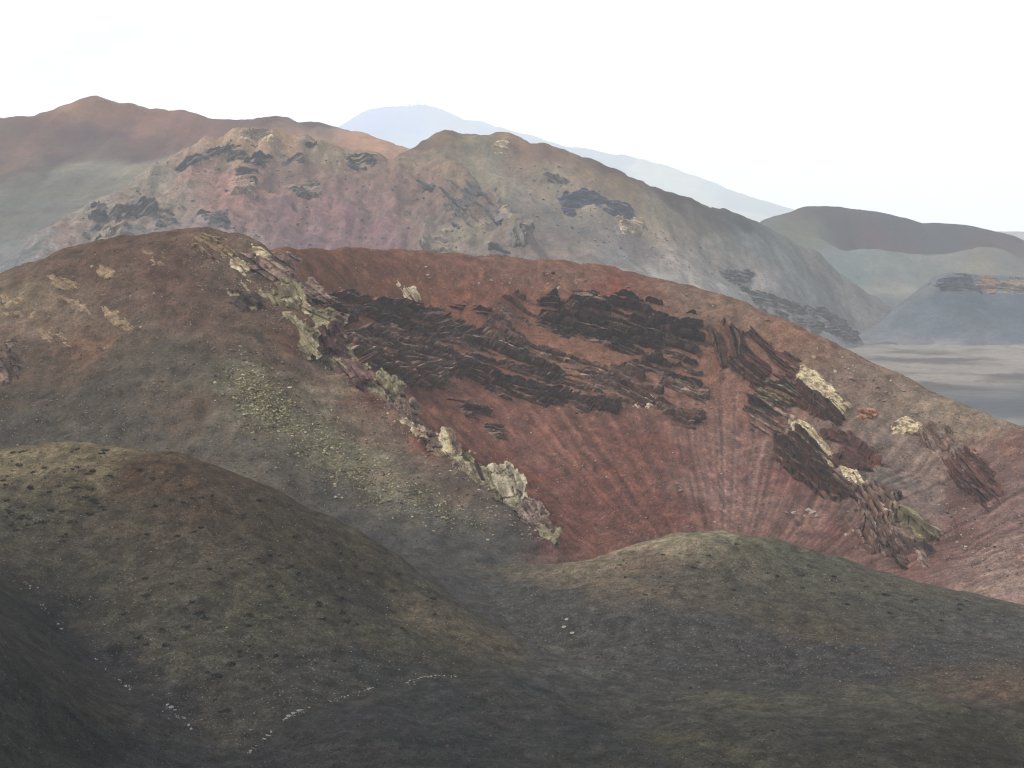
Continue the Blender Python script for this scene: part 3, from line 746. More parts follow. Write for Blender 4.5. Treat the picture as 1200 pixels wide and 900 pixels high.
# (poly, picture angle of the beds, thickness, bed thickness, colours, label, group)
WALL = [
    ([(417, 352), (447, 354), (490, 362), (513, 364), (533, 376), (560, 390), (553, 396), (527, 388), (507, 396), (490, 389), (463, 381), (430, 371)], 17, 4.5, 2.2, DARK, 'long dark layered ledge under the plain red upper slope, beside the rocky rim', None),
    ([(380, 352), (410, 343), (420, 360), (413, 373), (393, 383), (378, 370)], 12, 3.5, 2.2, DARK, 'dark broken rocks where the left rim joins the red wall', None),
    ([(398, 398), (447, 386), (490, 399), (520, 402), (524, 437), (513, 450), (500, 456), (463, 444), (430, 428), (405, 414)], 20, 4.5, 2.0, TANL, 'broad striped brown and black ledge low in the left of the red wall', None),
    ([(523, 412), (567, 422), (593, 429), (633, 436), (648, 450), (668, 467), (648, 473), (620, 475), (593, 464), (567, 452), (540, 441)], 19, 4.5, 2.0, DARK, 'thick black layered ledge right above the red scree slope', None),
    ([(527, 380), (567, 392), (613, 402), (647, 412), (673, 422), (713, 436), (716, 449), (680, 454), (640, 438), (593, 418), (553, 409), (520, 400)], 19, 4.0, 1.9, TANL, 'long striped ledge crossing the middle of the red wall', None),
    ([(568, 388), (580, 372), (600, 389), (616, 403), (593, 404), (573, 398)], 35, 4.5, 2.2, DARK, 'dark pointed spur with a pale tip in the red wall', None),
    ([(667, 467), (700, 463), (723, 473), (717, 483), (693, 478), (677, 481)], 18, 3.5, 2.0, DARK, 'short dark ledge at the lower right end of the thick black ledge', None),
    ([(595, 348), (605, 346), (625, 363), (635, 374), (629, 384), (614, 373), (596, 370)], 30, 5, 3.2, DARK, 'narrow leaning dark block that starts the upper row of cliffs', None),
    ([(634, 356), (645, 346), (655, 357), (653, 367), (638, 365)], 12, 5, 3.2, DARKR, 'small round dark block in the upper row of cliffs', None),
    ([(636, 372), (662, 368), (667, 383), (662, 393), (647, 386)], 16, 5, 3.2, DARK, 'squat dark block right below the small round block', None),
    ([(677, 346), (694, 344), (710, 355), (710, 372), (716, 393), (712, 403), (694, 397), (673, 384), (681, 372), (675, 359)], 14, 5.5, 3.2, DARK, 'tall dark cliff block with a white splinter on its top', None),
    ([(712, 353), (733, 347), (753, 356), (756, 368), (733, 375), (716, 368)], 14, 5, 3.0, DARKR, 'reddish dark block touching the tall cliff block', None),
    ([(716, 374), (744, 380), (772, 394), (771, 409), (742, 414), (716, 405)], 16, 5.5, 2.8, DARK, 'wide dark purple cliff mass below the upper blocks of the red wall', None),
    ([(762, 356), (781, 365), (807, 370), (814, 392), (812, 406), (796, 401), (783, 384), (762, 380)], 16, 6, 3.2, DARK, 'dark cliff block ending the upper row beside the red gully', None),
    ([(740, 422), (768, 421), (794, 434), (818, 437), (817, 449), (790, 445), (768, 434), (744, 432)], 17, 4, 2.0, DARK, 'thin dark ledge right under the wide purple cliff mass', None),
    ([(775, 392), (798, 402), (815, 411), (815, 427), (796, 427), (777, 412)], 20, 4, 1.8, TANL, 'striped tan and grey beds beside the red gully', None),
    ([(770, 470), (788, 475), (819, 487), (810, 501), (790, 492), (772, 479)], 22, 4, 2.0, DARK, 'lowest dark ledge, hanging above the streaked scree', None),
    ([(777, 444), (803, 448), (826, 459), (823, 473), (798, 462), (777, 453)], 20, 3.5, 1.9, TANL, 'thin striped ledge just below the striped tan beds', None),
    ([(720, 434), (740, 432), (768, 461), (768, 471), (744, 473), (716, 459)], 25, 4.5, 2.2, DARK, 'wedge shaped dark ledge above the pale grey slab', None),
    ([(690, 446), (720, 452), (746, 468), (730, 472), (700, 462)], 19, 3.5, 1.9, TANL, 'thin striped ledge between the long middle ledge and the wedge', None),
    ([(450, 380), (480, 392), (470, 398), (440, 389)], 18, 2.5, 1.6, TANL, 'small tan sliver between the two striped left ledges', None),
    ([(528, 352), (545, 356), (541, 363), (529, 360)], 15, 2.5, 1.8, DARKR, 'small dark knob on the plain red upper slope', 'knobs on the upper red slope'),
    ([(556, 360), (574, 362), (572, 368), (558, 367)], 10, 2.5, 1.8, DARKR, 'small dark knob on the plain red upper slope', 'knobs on the upper red slope'),
    ([(529, 470), (550, 472), (568, 475), (570, 484), (547, 484)], 12, 2.5, 1.8, DARK, 'low dark rocks poking out of the red scree under the ledges', 'low rocks in the red scree'),
    ([(570, 497), (587, 500), (583, 511), (573, 507)], 15, 2.2, 1.8, TANL, 'low dark rocks poking out of the red scree under the ledges', 'low rocks in the red scree'),
    ([(826, 387), (845, 382), (863, 389), (864, 415), (852, 423), (833, 412)], 70, 5.5, 3.4, DARK, 'dark twin crag standing alone beside the red gully', None),
    ([(868, 402), (884, 393), (907, 414), (900, 430), (888, 449), (865, 434)], 40, 5.5, 3.2, DARKR, 'dark crag between the red gully and the ochre slab', None),
    ([(907, 414), (929, 419), (926, 442), (907, 442)], 40, 5, 3.0, DARKR, 'reddish dark crag touching the top of the ochre slab', None),
    ([(940, 430), (953, 437), (993, 474), (988, 482), (965, 467), (940, 450)], 40, 3.0, 3.5, OCHRE, 'bright ochre slab tilted down the right wall', None),
    ([(934, 451), (965, 467), (987, 487), (981, 496), (951, 482), (930, 467)], 40, 4.5, 2.2, DARK, 'dark beds right under the bright ochre slab', None),
    ([(879, 476), (918, 472), (934, 496), (914, 509), (886, 500)], 25, 4.5, 2.2, TANL, 'broken grey and tan rocks left of the ochre slabs', None),
    ([(890, 450), (925, 452), (932, 470), (905, 474), (885, 468)], 25, 3.5, 2.2, GREENY, 'low greenish tan rocks above the broken grey ones', None),
    ([(927, 492), (943, 496), (978, 537), (974, 546), (951, 522), (932, 508)], 45, 3.0, 3.0, OCHRE, 'second ochre slab, narrow, over the large black crag', None),
    ([(916, 513), (936, 509), (965, 537), (998, 569), (996, 582), (965, 578), (932, 556), (912, 532)], 40, 6.0, 2.8, DARK, 'large black crag low on the right wall', None),
    ([(978, 537), (1002, 521), (1020, 529), (1024, 548), (998, 549)], 35, 4.0, 2.4, DARKR, 'small dark crag with a slab roof right of the ochre slabs', None),
    ([(967, 506), (995, 507), (1022, 529), (1018, 536), (987, 517)], 38, 3.5, 2.6, DARK, 'thin dark slab roof over the small crag', None),
    ([(985, 548), (1003, 552), (1012, 568), (1000, 566)], 40, 2.5, 2.4, OCHRE, 'small ochre remnant below the black crag', None),
    ([(1000, 552), (1046, 578), (1050, 596), (1024, 648), (1008, 640), (1017, 598), (996, 581)], 55, 4.5, 2.4, TANL, 'rough grey and maroon rib running down to the dark hump', None),
    ([(1046, 640), (1054, 641), (1063, 659), (1061, 667), (1051, 658)], 62, 2.5, 2.4, DARK, 'thin upright slab at the foot of the rib', 'thin upright slabs at the foot of the rib'),
    ([(1075, 646), (1083, 647), (1089, 664), (1084, 669), (1077, 658)], 62, 2.5, 2.4, TANL, 'thin upright slab at the foot of the rib', 'thin upright slabs at the foot of the rib'),
    ([(1114, 544), (1134, 528), (1160, 557), (1168, 577), (1156, 586), (1127, 563)], 45, 5.0, 2.6, DARKR, 'dark maroon crag alone on the right flank', None),
    ([(1083, 508), (1101, 495), (1117, 518), (1108, 538), (1094, 526)], 55, 3.5, 2.6, TANL, 'grey brown crag on the right flank beside the ochre rocks', None),
    ([(1050, 497), (1062, 491), (1074, 497), (1072, 508), (1053, 506)], 20, 3.0, 3.0, OCHRE, 'small ochre crag on the right flank', None),
    ([(1008, 481), (1024, 480), (1023, 490), (1009, 489)], 20, 2.0, 2.2, [(176, 136, 116), (192, 150, 128), (160, 124, 108)], 'small salmon pink rock patch on the right flank', None),
    ([(1158, 578), (1168, 588), (1164, 600), (1154, 592)], 50, 2.5, 2.2, DARKR, 'small dark rocks below the maroon crag', None),
]
for poly, ang, thick, lt, cols, label, grp in WALL:
    light = cols is OCHRE
    if cols is DARK and np.mean(poly, 0)[0] > 900: cols = BLACK
    outcrop(cr, poly, ang, thick * (1.0 if light else 1.6), lt, cols, label, grp, 0.5, None, None if light else RD, lean=0.5 if light else 0.8, plain=light, bed=0.45 if light else 0.62)
# the tilted stack of slabs is two beds of its own
st = bpy.data.objects.new('slab_stack', None)
COL.objects.link(st)
tag(st, 'stack of two tilted slabs with a pale yellow top edge', 'rock')
outcrop(cr, [(1038, 590), (1050, 590), (1099, 622), (1098, 633), (1083, 631), (1040, 603)], 33, 4.5, 3.2, GREENY + OCHRE[:1], '', None, 0.5, None, None, 'rock_bed', st)
outcrop(cr, [(1038, 606), (1064, 619), (1090, 638), (1085, 647), (1048, 624)], 33, 4.0, 2.6, DARK + [(158, 148, 128)], '', None, 0.5, None, None, 'rock_bed', st)
st.location = cr.hit([1066], [616])[0]
for ch in st.children: ch.location = -st.location
# pale splinters on the wall
for poly, lab in [([(466, 326), (470, 326), (472, 336), (467, 334)], 'upright white splinter on the plain upper slope'), ([(473, 338), (484, 340), (488, 352), (477, 350)], 'pale rock cluster below the white splinter'),
                  ([(697, 344), (701, 345), (707, 354), (703, 354)], 'white splinter lying on the tall cliff block'), ([(578, 370), (583, 372), (592, 384), (584, 382)], 'pale tip of the pointed spur'),
                  ([(752, 466), (763, 468), (760, 476), (748, 474)], 'pale grey slab at the lower edge of the ledges'), ([(390, 345), (398, 343), (398, 350), (391, 351)], 'small pale rock beside the dark broken rocks')]:
    outcrop(cr, poly, 50, 1.6, 2.2, [(206, 196, 176), (188, 172, 146), (220, 212, 194)], lab, None, 0.4, name='rock_splinter')

RIM = [
    ([(229, 280), (246, 275), (262, 285), (275, 291), (262, 305), (251, 299), (233, 291)], 30, 2.2, 2.0, CRUST + [(196, 180, 150)], 'ochre rock crust just below the rounded summit', None),
    ([(268, 299), (279, 305), (292, 317), (286, 321), (272, 313)], 42, 2.4, 2.0, OCHRE, 'narrow bright ochre streak of rock below the summit', None),
    ([(297, 290), (314, 294), (330, 306), (317, 307), (300, 300)], 28, 2.8, 2.2, OCHRE[:3] + GREENY[:2], 'yellow green rock strip on the rim skyline', None),
    ([(288, 304), (303, 301), (336, 307), (344, 320), (339, 334), (317, 342), (302, 331), (295, 317)], 35, 5.0, 3.0, DARK, 'large dark crag right under the yellow green rim strip', None),
    ([(269, 342), (284, 331), (303, 333), (307, 348), (292, 361), (274, 354)], 35, 3.5, 2.6, GREENY[2:] + DARK[:2], 'dark greenish crag left of the rim', None),
    ([(315, 347), (332, 335), (346, 339), (344, 356), (328, 369), (316, 364)], 60, 4.2, 3.2, GREENY[:4], 'rounded lichen green rock mass on the rim', None),
    ([(345, 346), (362, 359), (358, 369), (346, 365)], 40, 3.2, 2.6, OCHRE[:3] + GREENY[:1], 'small ochre rock on the rim beside the rounded green one', None),
    ([(350, 367), (383, 369), (389, 381), (372, 393), (358, 389)], 25, 4.5, 3.0, GREENY[:4], 'big flat topped lichen green block on the rim', None),
    ([(366, 394), (389, 383), (393, 408), (372, 413)], 75, 4.5, 3.0, [(92, 78, 84), (110, 90, 92), (84, 74, 82)], 'dark maroon rock face under the flat topped green block', None),
    ([(328, 375), (341, 373), (366, 392), (371, 412), (356, 407), (338, 393)], 55, 3.2, 2.4, GREENY[:4], 'slanting lichen green rock ribs beside the flat topped block', None),
    ([(346, 335), (365, 332), (382, 350), (365, 356), (352, 345)], 35, 3.8, 2.6, DARK, 'dark rocks behind the lichen green masses', None),
    ([(384, 367), (400, 369), (401, 382), (389, 382)], 20, 3.5, 2.6, DARK, 'dark knob right of the flat topped green block', None),
    ([(375, 415), (398, 424), (412, 440), (398, 442), (380, 428)], 45, 3.0, 2.4, GREENY[:4], 'low lichen green rocks along the rim below the maroon face', None),
    ([(398, 429), (410, 429), (429, 443), (416, 457), (398, 444)], 50, 3.2, 2.4, DARKR, 'maroon hollow rocks on the rim', None),
    ([(449, 440), (471, 453), (468, 473), (456, 464)], 70, 3.4, 2.6, GREENY, 'greenish brown tooth of rock on the descending rim', None),
    ([(452, 474), (470, 470), (482, 476), (481, 497), (460, 486)], 65, 3.6, 2.4, DARK, 'black tooth of rock on the descending rim', None),
    ([(464, 490), (476, 493), (498, 512), (487, 511)], 42, 2.6, 2.2, OCHRE[:3], 'thin yellow rock edge on the descending rim', None),
    ([(430, 446), (446, 462), (456, 478), (440, 470), (428, 456)], 48, 2.4, 2.2, GREENY[:4], 'lichen crusted edge between the teeth of rock', None),
    ([(505, 511), (527, 514), (532, 550), (519, 551), (507, 529)], 70, 4.0, 2.8, OCHRE[:3] + DARK[:1], 'yellow topped crag on the lower rim', None),
    ([(533, 530), (553, 535), (558, 550), (540, 546)], 45, 3.0, 2.4, GREENY[:4], 'low olive rock right of the yellow topped crag', None),
    ([(555, 548), (567, 556), (573, 585), (552, 577)], 65, 3.2, 2.4, GREENY[1:], 'olive brown rock fin on the lower rim', None),
    ([(576, 557), (591, 554), (608, 571), (608, 620), (591, 612), (576, 588)], 75, 4.2, 3.0, [(170, 162, 138), (198, 190, 164), (140, 130, 114), (208, 200, 176)], 'tall pale yellow crag at the foot of the rim', None),
    ([(607, 580), (631, 597), (632, 622), (612, 618)], 60, 3.6, 2.4, DARK, 'dark rocks right of the tall pale yellow crag', None),
    ([(631, 620), (652, 627), (648, 640), (636, 637)], 50, 2.6, 2.2, GREENY[:4], 'last small pale crag where the rim meets the dark ground', None),
    ([(-20, 395), (4, 402), (12, 412), (18, 440), (5, 453), (-20, 455)], 65, 3.5, 2.6, DARK, 'dark crag on the left slope of the summit hill', None),
    ([(168, 291), (184, 296), (201, 309), (182, 311)], 40, 1.3, 2.0, CRUST, 'ochre crust patch on the brown slope of the summit hill', 'crusts on the summit hill'),
    ([(116, 313), (132, 316), (130, 326), (117, 324)], 30, 1.5, 2.0, CRUST, 'ochre crust patch on the brown slope of the summit hill', 'crusts on the summit hill'),
    ([(58, 323), (78, 326), (91, 337), (70, 336)], 25, 1.3, 2.0, CRUST, 'ochre crust patch on the brown slope of the summit hill', 'crusts on the summit hill'),
    ([(76, 349), (92, 353), (105, 368), (84, 364)], 40, 1.5, 2.0, CRUST, 'ochre crust patch on the brown slope of the summit hill', 'crusts on the summit hill'),
    ([(48, 386), (68, 391), (85, 406), (60, 402)], 40, 1.4, 2.0, CRUST, 'ochre crust patch on the brown slope of the summit hill', 'crusts on the summit hill'),
    ([(125, 361), (140, 366), (152, 386), (130, 379)], 45, 1.3, 2.0, CRUST, 'ochre crust patch on the brown slope of the summit hill', 'crusts on the summit hill'),
    ([(0, 345), (22, 352), (40, 372), (10, 368)], 35, 1.2, 2.0, CRUST, 'ochre crust patch on the brown slope of the summit hill', 'crusts on the summit hill'),
    ([(212, 300), (224, 306), (236, 324), (222, 320)], 45, 1.4, 2.0, CRUST[:1] + TANL[:2], 'ochre crust patch on the brown slope of the summit hill', 'crusts on the summit hill'),
]
RX, RYS = [322, 345, 370, 395, 430, 470, 510, 545, 590, 620, 652], [535, 528, 520, 510, 500, 488, 474, 462, 446, 434, 420]
for i, (poly, ang, thick, lt, cols, label, grp) in enumerate(RIM):
    sy = None
    if 3 <= i < 24 and i != 4:
        cx, cy = np.mean(poly, 0)
        hy = cr.hit([cx], [cy])[0][1]
        ry = float(np.interp(cx, RX, RYS))
        sy = hy + 0.5 if hy < ry + 8 else ry - 1.0
    if sy: poly = np.mean(poly, 0) + 1.22 * (np.array(poly, float) - np.mean(poly, 0))
    outcrop(cr, poly, ang, thick * (0.8 if sy else 0.7 if grp else 1), lt * (0.8 if sy else 1), cols, label, grp, 0.36, None, None, round_=0.5, stand=sy)

rim_line = np.array([(322, 302), (345, 335), (370, 365), (395, 400), (430, 440), (470, 480), (510, 515), (545, 550), (590, 582), (620, 612), (645, 634)], float)
rk = np.random.default_rng(77)
seg = np.cumsum([0] + [np.hypot(*d_) for d_ in np.diff(rim_line, axis=0)])
for q_ in np.arange(6, seg[-1], 13.0):
    q_ = q_ + rk.uniform(-4, 4)
    cx, cy = np.interp(q_, seg, rim_line[:, 0]) + rk.uniform(-5, 3), np.interp(q_, seg, rim_line[:, 1]) + rk.uniform(-3, 6)
    w_, h_ = rk.uniform(6, 12), rk.uniform(5, 10)
    poly = [(cx + (w_ * math.cos(a_) + 0.5 * h_ * math.sin(a_)) * rk.uniform(0.6, 1.15), cy + (h_ * math.sin(a_) + 0.35 * w_ * math.cos(a_)) * rk.uniform(0.6, 1.15)) for a_ in np.arange(0, 6.28, 0.8)]
    hy, ry = cr.hit([cx], [cy])[0][1], float(np.interp(cx, RX, RYS))
    kind = [GREENY, TANL, DARK, GREENY, TANL][rk.integers(5)]
    outcrop(cr, poly, 48, rk.uniform(1.6, 3.0), rk.uniform(1.4, 2.4), kind, 'small weathered crag in the jagged spine between the summit and the dark ground', 'small crags along the rim', 0.36, None, None, round_=0.3, stand=hy + 0.3 if hy < ry + 8 else ry - 0.8)

HD = [(108, 113, 121), (126, 128, 132), (142, 138, 136), (116, 120, 127)]
HT = [(152, 144, 138), (172, 162, 148), (128, 127, 131), (144, 138, 135)]
HO = [(196, 181, 162), (210, 195, 172), (166, 153, 148)]
RL, RG = 'blue grey crag on the hazy pinkish ridge', 'crags on the hazy pinkish ridge'
RIDGE = [
    (mr, [(128, 256), (152, 239), (177, 234), (181, 246), (160, 253), (137, 259)], -18, HD, 'broad blue grey crag low on the left of the hazy ridge', None),
    (mr, [(108, 240), (118, 242), (124, 253), (114, 258)], -15, HD, RL, RG), (mr, [(183, 246), (200, 251), (203, 263), (187, 268)], 20, HD, RL, RG),
    (mr, [(125, 266), (147, 264), (146, 276), (129, 277)], -10, HT, RL, RG), (mr, [(98, 276), (115, 266), (113, 281)], -20, HD, RL, RG),
    (mr, [(200, 193), (217, 186), (241, 176), (241, 186), (210, 200)], -28, HD, 'blue grey crags in a row along the ochre crest', None),
    (mr, [(245, 178), (270, 166), (274, 173), (252, 182)], -25, HD, 'grey rock band close under the ochre summit of the hazy ridge', None),
    (mr, [(268, 177), (285, 174), (287, 188), (271, 187)], -20, HD, RL, RG),
    (mr, [(286, 156), (300, 153), (317, 157), (317, 164), (290, 166)], 3, HO, 'ochre caprock on the summit of the hazy ridge', None),
    (mr, [(281, 196), (296, 198), (297, 208), (284, 207)], 10, HD, RL, RG), (mr, [(279, 209), (298, 214), (296, 228), (274, 226)], 5, HO, 'ochre rock patch below the summit of the hazy ridge', None),
    (mr, [(234, 249), (260, 249), (266, 266), (249, 264)], 10, HD, RL, RG), (mr, [(299, 181), (316, 184), (313, 190), (299, 190)], 4, HD, RL, RG), (mr, [(334, 185), (353, 180), (351, 188), (335, 192)], -8, HD, RL, RG),
    (mr, [(359, 167), (386, 167), (386, 176), (361, 175)], 3, HD, RL, RG), (mr, [(344, 219), (370, 214), (373, 228), (349, 227)], 4, HT, RL, RG), (mr, [(409, 182), (438, 182), (434, 194), (412, 196)], 5, HD, RL, RG),
    (mr, [(521, 212), (550, 212), (574, 240), (588, 261), (567, 255), (540, 255), (525, 238)], 40, HD, 'large blue grey craggy face near the end of the hazy ridge', None),
    (mr, [(535, 251), (547, 246), (552, 264), (536, 262)], 40, HT, RL, RG), (mr, [(561, 212), (576, 224), (600, 246), (622, 268), (612, 266), (586, 243)], 42, HT, 'long thin rock edge along the falling end of the hazy ridge', None),
    (mr, [(601, 270), (613, 266), (614, 288), (605, 288)], 70, HD, RL, RG), (mr, [(575, 292), (593, 289), (594, 299), (579, 299)], 5, HD, RL, RG), (mr, [(491, 212), (507, 212), (505, 224)], 10, HD, RL, RG), (mr, [(495, 281), (520, 269), (524, 294), (499, 294)], 20, HT, RL, RG),
    (om, [(658, 230), (683, 224), (710, 234), (734, 242), (745, 251), (733, 255), (707, 245), (677, 241), (667, 252), (658, 244)], 16, [(106, 114, 130), (118, 124, 138), (136, 138, 146)], 'long dark curved cliff in the pale slope of the olive mountain', None),
    (om, [(638, 204), (653, 206), (665, 214), (645, 214)], 20, HD, 'small dark cliff above the long curved one', None), (om, [(579, 167), (593, 167), (593, 179), (583, 177)], 20, HO, 'ochre knob under the top of the olive mountain', None),
    (om, [(725, 256), (750, 259), (751, 274), (729, 271)], 20, HO, 'pale tan rocks below the end of the curved cliff', None),
    (om, [(848, 322), (865, 318), (882, 320), (878, 329), (855, 329)], 10, HD, 'small dark rocks at the head of the old lava tongue', None),
    (om, [(868, 336), (910, 351), (935, 356), (939, 365), (897, 359)], 22, HD + HT[:1], 'upper strip of broken dark lava running down to the plain', None),
    (om, [(888, 362), (915, 368), (932, 380), (905, 374)], 22, HD + HT[:1], 'middle patch of broken dark lava beside the tongue', None),
    (om, [(925, 366), (960, 362), (988, 377), (1008, 393), (1000, 401), (967, 389), (938, 381)], 25, HD + HT[:1], 'broad snout of dark lava at the edge of the plain', None),
    (dc, [(1092, 332), (1106, 324), (1120, 321), (1143, 324), (1148, 341), (1107, 341)], 3, [(108, 116, 130), (124, 128, 136)], 'dark rocks on the flat top of the cinder cone', None),
    (dc, [(1148, 324), (1163, 324), (1164, 343), (1149, 341)], 5, [(160, 142, 134), (170, 152, 140)], 'orange rock patch on the flat top of the cinder cone', None),
    (dc, [(1168, 333), (1198, 326), (1200, 344), (1166, 343)], 5, HT, 'pale broken rocks on the flat top of the cinder cone', None),
]
for lay, poly, ang, cols, label, grp in RIDGE:
    if label == RL:
        cx = np.mean(poly, 0)[0]
        label, grp = (('blue grey crag low on the ridge shoulder under the row of crest crags', 'shoulder crags of the hazy ridge') if cx < 265 and poly[0][1] > 230 else
                      ('blue grey crag close to the ochre summit of the hazy ridge', 'summit crags of the hazy ridge') if cx < 375 else
                      ('blue grey crag on the falling end of the hazy ridge', 'end crags of the hazy ridge'))
    outcrop(lay, poly, ang, 5.0 if lay is dc else 8.0, 4.0, cols, label, grp, 1.25, M_ROCKFAR, None)


# ------------------------------------------------------------------ loose stones and boulders
rs = np.random.default_rng(5)
_t = (1 + 5 ** 0.5) / 2
ICO_V = np.array([(-1, _t, 0), (1, _t, 0), (-1, -_t, 0), (1, -_t, 0), (0, -1, _t), (0, 1, _t), (0, -1, -_t), (0, 1, -_t), (_t, 0, -1), (_t, 0, 1), (-_t, 0, -1), (-_t, 0, 1)]) / math.hypot(1, _t)
ICO_F = np.array([(0, 11, 5), (0, 5, 1), (0, 1, 7), (0, 7, 10), (0, 10, 11), (1, 5, 9), (5, 11, 4), (11, 10, 2), (10, 7, 6), (7, 1, 8), (3, 9, 4), (3, 4, 2), (3, 2, 6), (3, 6, 8), (3, 8, 9), (4, 9, 5), (2, 4, 11), (6, 2, 10), (8, 6, 7), (9, 8, 1)])

OCT_V = np.array([(1, 0, 0), (-1, 0, 0), (0, 1, 0), (0, -1, 0), (0, 0, 1), (0, 0, -1)], float)
OCT_F = np.array([(0, 2, 4), (2, 1, 4), (1, 3, 4), (3, 0, 4), (2, 0, 5), (1, 2, 5), (3, 1, 5), (0, 3, 5)])


def subdiv(v, f):
    v = [tuple(q) for q in v]
    cache, nf = {}, []

    def mid(a, b):
        k = (min(a, b), max(a, b))
        if k not in cache:
            m = np.array(v[a]) + np.array(v[b])
            m /= np.linalg.norm(m)
            cache[k] = len(v)
            v.append(tuple(m))
        return cache[k]
    for a, b, c in f:
        ab, bc, ca = mid(a, b), mid(b, c), mid(c, a)
        nf += [(a, ab, ca), (b, bc, ab), (c, ca, bc), (ab, bc, ca)]
    return np.array(v), np.array(nf)


I1V, I1F = subdiv(ICO_V, ICO_F)
I2V, I2F = subdiv(I1V, I1F)


def boulder_mesh(name, rgb, seed, mat):
    r = np.random.default_rng(seed)
    v = I2V.copy()
    for _ in range(9):                                # flat broken faces
        d = r.normal(size=3)
        d /= np.linalg.norm(d)
        off = r.uniform(0.55, 0.85)
        s_ = v @ d
        v = v - np.clip(s_ - off, 0, None)[:, None] * d
    v *= 1 + 0.06 * r.normal(size=(len(v), 1))
    v *= np.array([1.15, 0.9, 0.72]) * r.uniform(0.85, 1.15, 3)
    me = mesh_from(name, v, I2F, mat, smooth=False)
    a = albedo(rgb, 500)
    set_col(me, a * r.uniform(0.8, 1.2, (len(v), 1)))
    return me


M_BOULDER = rock_mat('boulder_stone', 3.0, 0.12, 0.35)
BPALE = [boulder_mesh('pale_boulder', (176, 168, 154), 100 + i, M_BOULDER) for i in range(4)]
BWHITE = [boulder_mesh('white_boulder', (150, 150, 148), 110 + i, M_BOULDER) for i in range(4)]
BDARK = [boulder_mesh('dark_boulder', (86, 80, 84), 120 + i, M_BOULDER) for i in range(4)]
BTAN = [boulder_mesh('tan_boulder', (148, 132, 122), 130 + i, M_BOULDER) for i in range(4)]


def boulder(lay, px, py, size, kind, label, group, flat=1.0):
    p = lay.hit([px], [py])[0]
    if np.isnan(p[0]): return
    o = add('boulder', kind[rs.integers(len(kind))])
    o.location = p + np.array([0, 0, 0.12 * size])
    o.scale = (size * rs.uniform(0.8, 1.25), size * rs.uniform(0.8, 1.25), size * rs.uniform(0.7, 1.0) * flat)
    o.rotation_euler = (rs.uniform(-0.35, 0.35), rs.uniform(-0.35, 0.35), rs.uniform(0, 6.28))
    tag(o, label, 'boulder', group)
    return o


def in_poly(n, poly):
    poly = np.asarray(poly, float)
    lo, hi = poly.min(0), poly.max(0)
    r = np.zeros((0, 2))
    while len(r) < n:
        q = rs.uniform(lo, hi, (n * 2, 2))
        r = np.concatenate([r, q[signed_dist(q[:, 0], q[:, 1], poly) > 0]])
    return r[:n]


def scatter(lay, n, poly, s0, s1, kind, label, group):
    for px, py in in_poly(n, poly):
        boulder(lay, px, py, s0 * (s1 / s0) ** (rs.uniform() ** 2), kind, label, group)


# white stones lined up in the two gullies
for px, py, s_ in [(35, 687, .5), (68, 731, .6), (72, 737, .5), (112, 772, .45), (140, 797, .5), (147, 804, .7), (152, 808, .5), (196, 826, .8), (201, 829, 1.1), (205, 832, .6), (216, 842, .7), (221, 850, .6), (224, 854, .5),
                   (294, 880, .5), (300, 874, .4), (310, 866, .6), (314, 862, .7), (318, 858, .6), (335, 842, .7), (339, 839, .9), (344, 836, .8), (350, 833, .9), (354, 832, .5), (362, 829, .4), (388, 822, .35), (404, 817, .45),
                   (408, 815, .35), (431, 808, .6), (434, 807, .6), (437, 806, .35), (477, 800, .6), (480, 798, .5), (490, 795, .4), (494, 794, .5), (500, 793, .5), (505, 792.5, .45), (510, 792, .5), (515, 792, .4), (520, 792, .5), (534, 793, .4)]:
    boulder(fg, px, py, 0.5 * s_, BWHITE, 'white stone lying in the gully round the olive hump', 'white stones in the gullies', 0.7)
scatter(fg, 36, [(600, 740), (760, 770), (900, 750), (1000, 760), (980, 830), (760, 820), (640, 790)], 0.3, 0.6, BDARK, 'small stone on the grey floor between the dark humps', 'stones on the grey floor')
scatter(fg, 22, [(560, 800), (720, 850), (640, 880), (470, 880), (480, 830)], 0.25, 0.5, BDARK, 'small stone on the dark slope below the white gully stones', 'stones on the near dark slope')
for px, py in [(664, 726), (668, 732), (672, 737), (676, 741), (661, 735), (670, 742)]:
    boulder(fg, px, py, 0.55, BPALE + BDARK, 'pale stone in the small pile on the flank of the right dark hump', 'small stone pile')
scatter(cr, 46, [(800, 345), (860, 358), (940, 392), (1020, 432), (1100, 472), (1090, 500), (1020, 470), (960, 430), (880, 385)], 0.55, 1.3, BPALE + BTAN + BTAN, 'small boulder on the brown outer flank beside the ochre slabs', 'boulders on the outer flank')
scatter(cr, 24, [(1040, 510), (1120, 545), (1200, 600), (1200, 690), (1110, 650), (1090, 580)], 0.5, 1.2, BTAN + BPALE + BDARK, 'small boulder on the reddish right flank below the skyline', 'boulders on the right flank')
scatter(cr, 30, [(500, 310), (700, 318), (760, 336), (690, 340), (560, 345), (470, 335)], 0.4, 1.0, BPALE + BTAN, 'small boulder on the plain red upper slope', 'boulders on the upper red slope')
scatter(cr, 40, [(540, 480), (700, 495), (900, 520), (980, 620), (900, 625), (680, 620), (600, 560)], 0.4, 1.0, BTAN + BPALE + BTAN, 'small boulder rolled down onto the red scree', 'boulders on the red scree')
for px, py, s_ in [(930, 601, 1.2), (947, 599, 1.6), (952, 601, 1.3), (957, 605, 1.0), (944, 605, 0.9), (992, 627, 1.0), (1000, 622, 0.9)]:
    boulder(cr, px, py, s_, BPALE, 'pale boulder in the loose cluster on the scree left of the rib', 'pale boulder cluster')
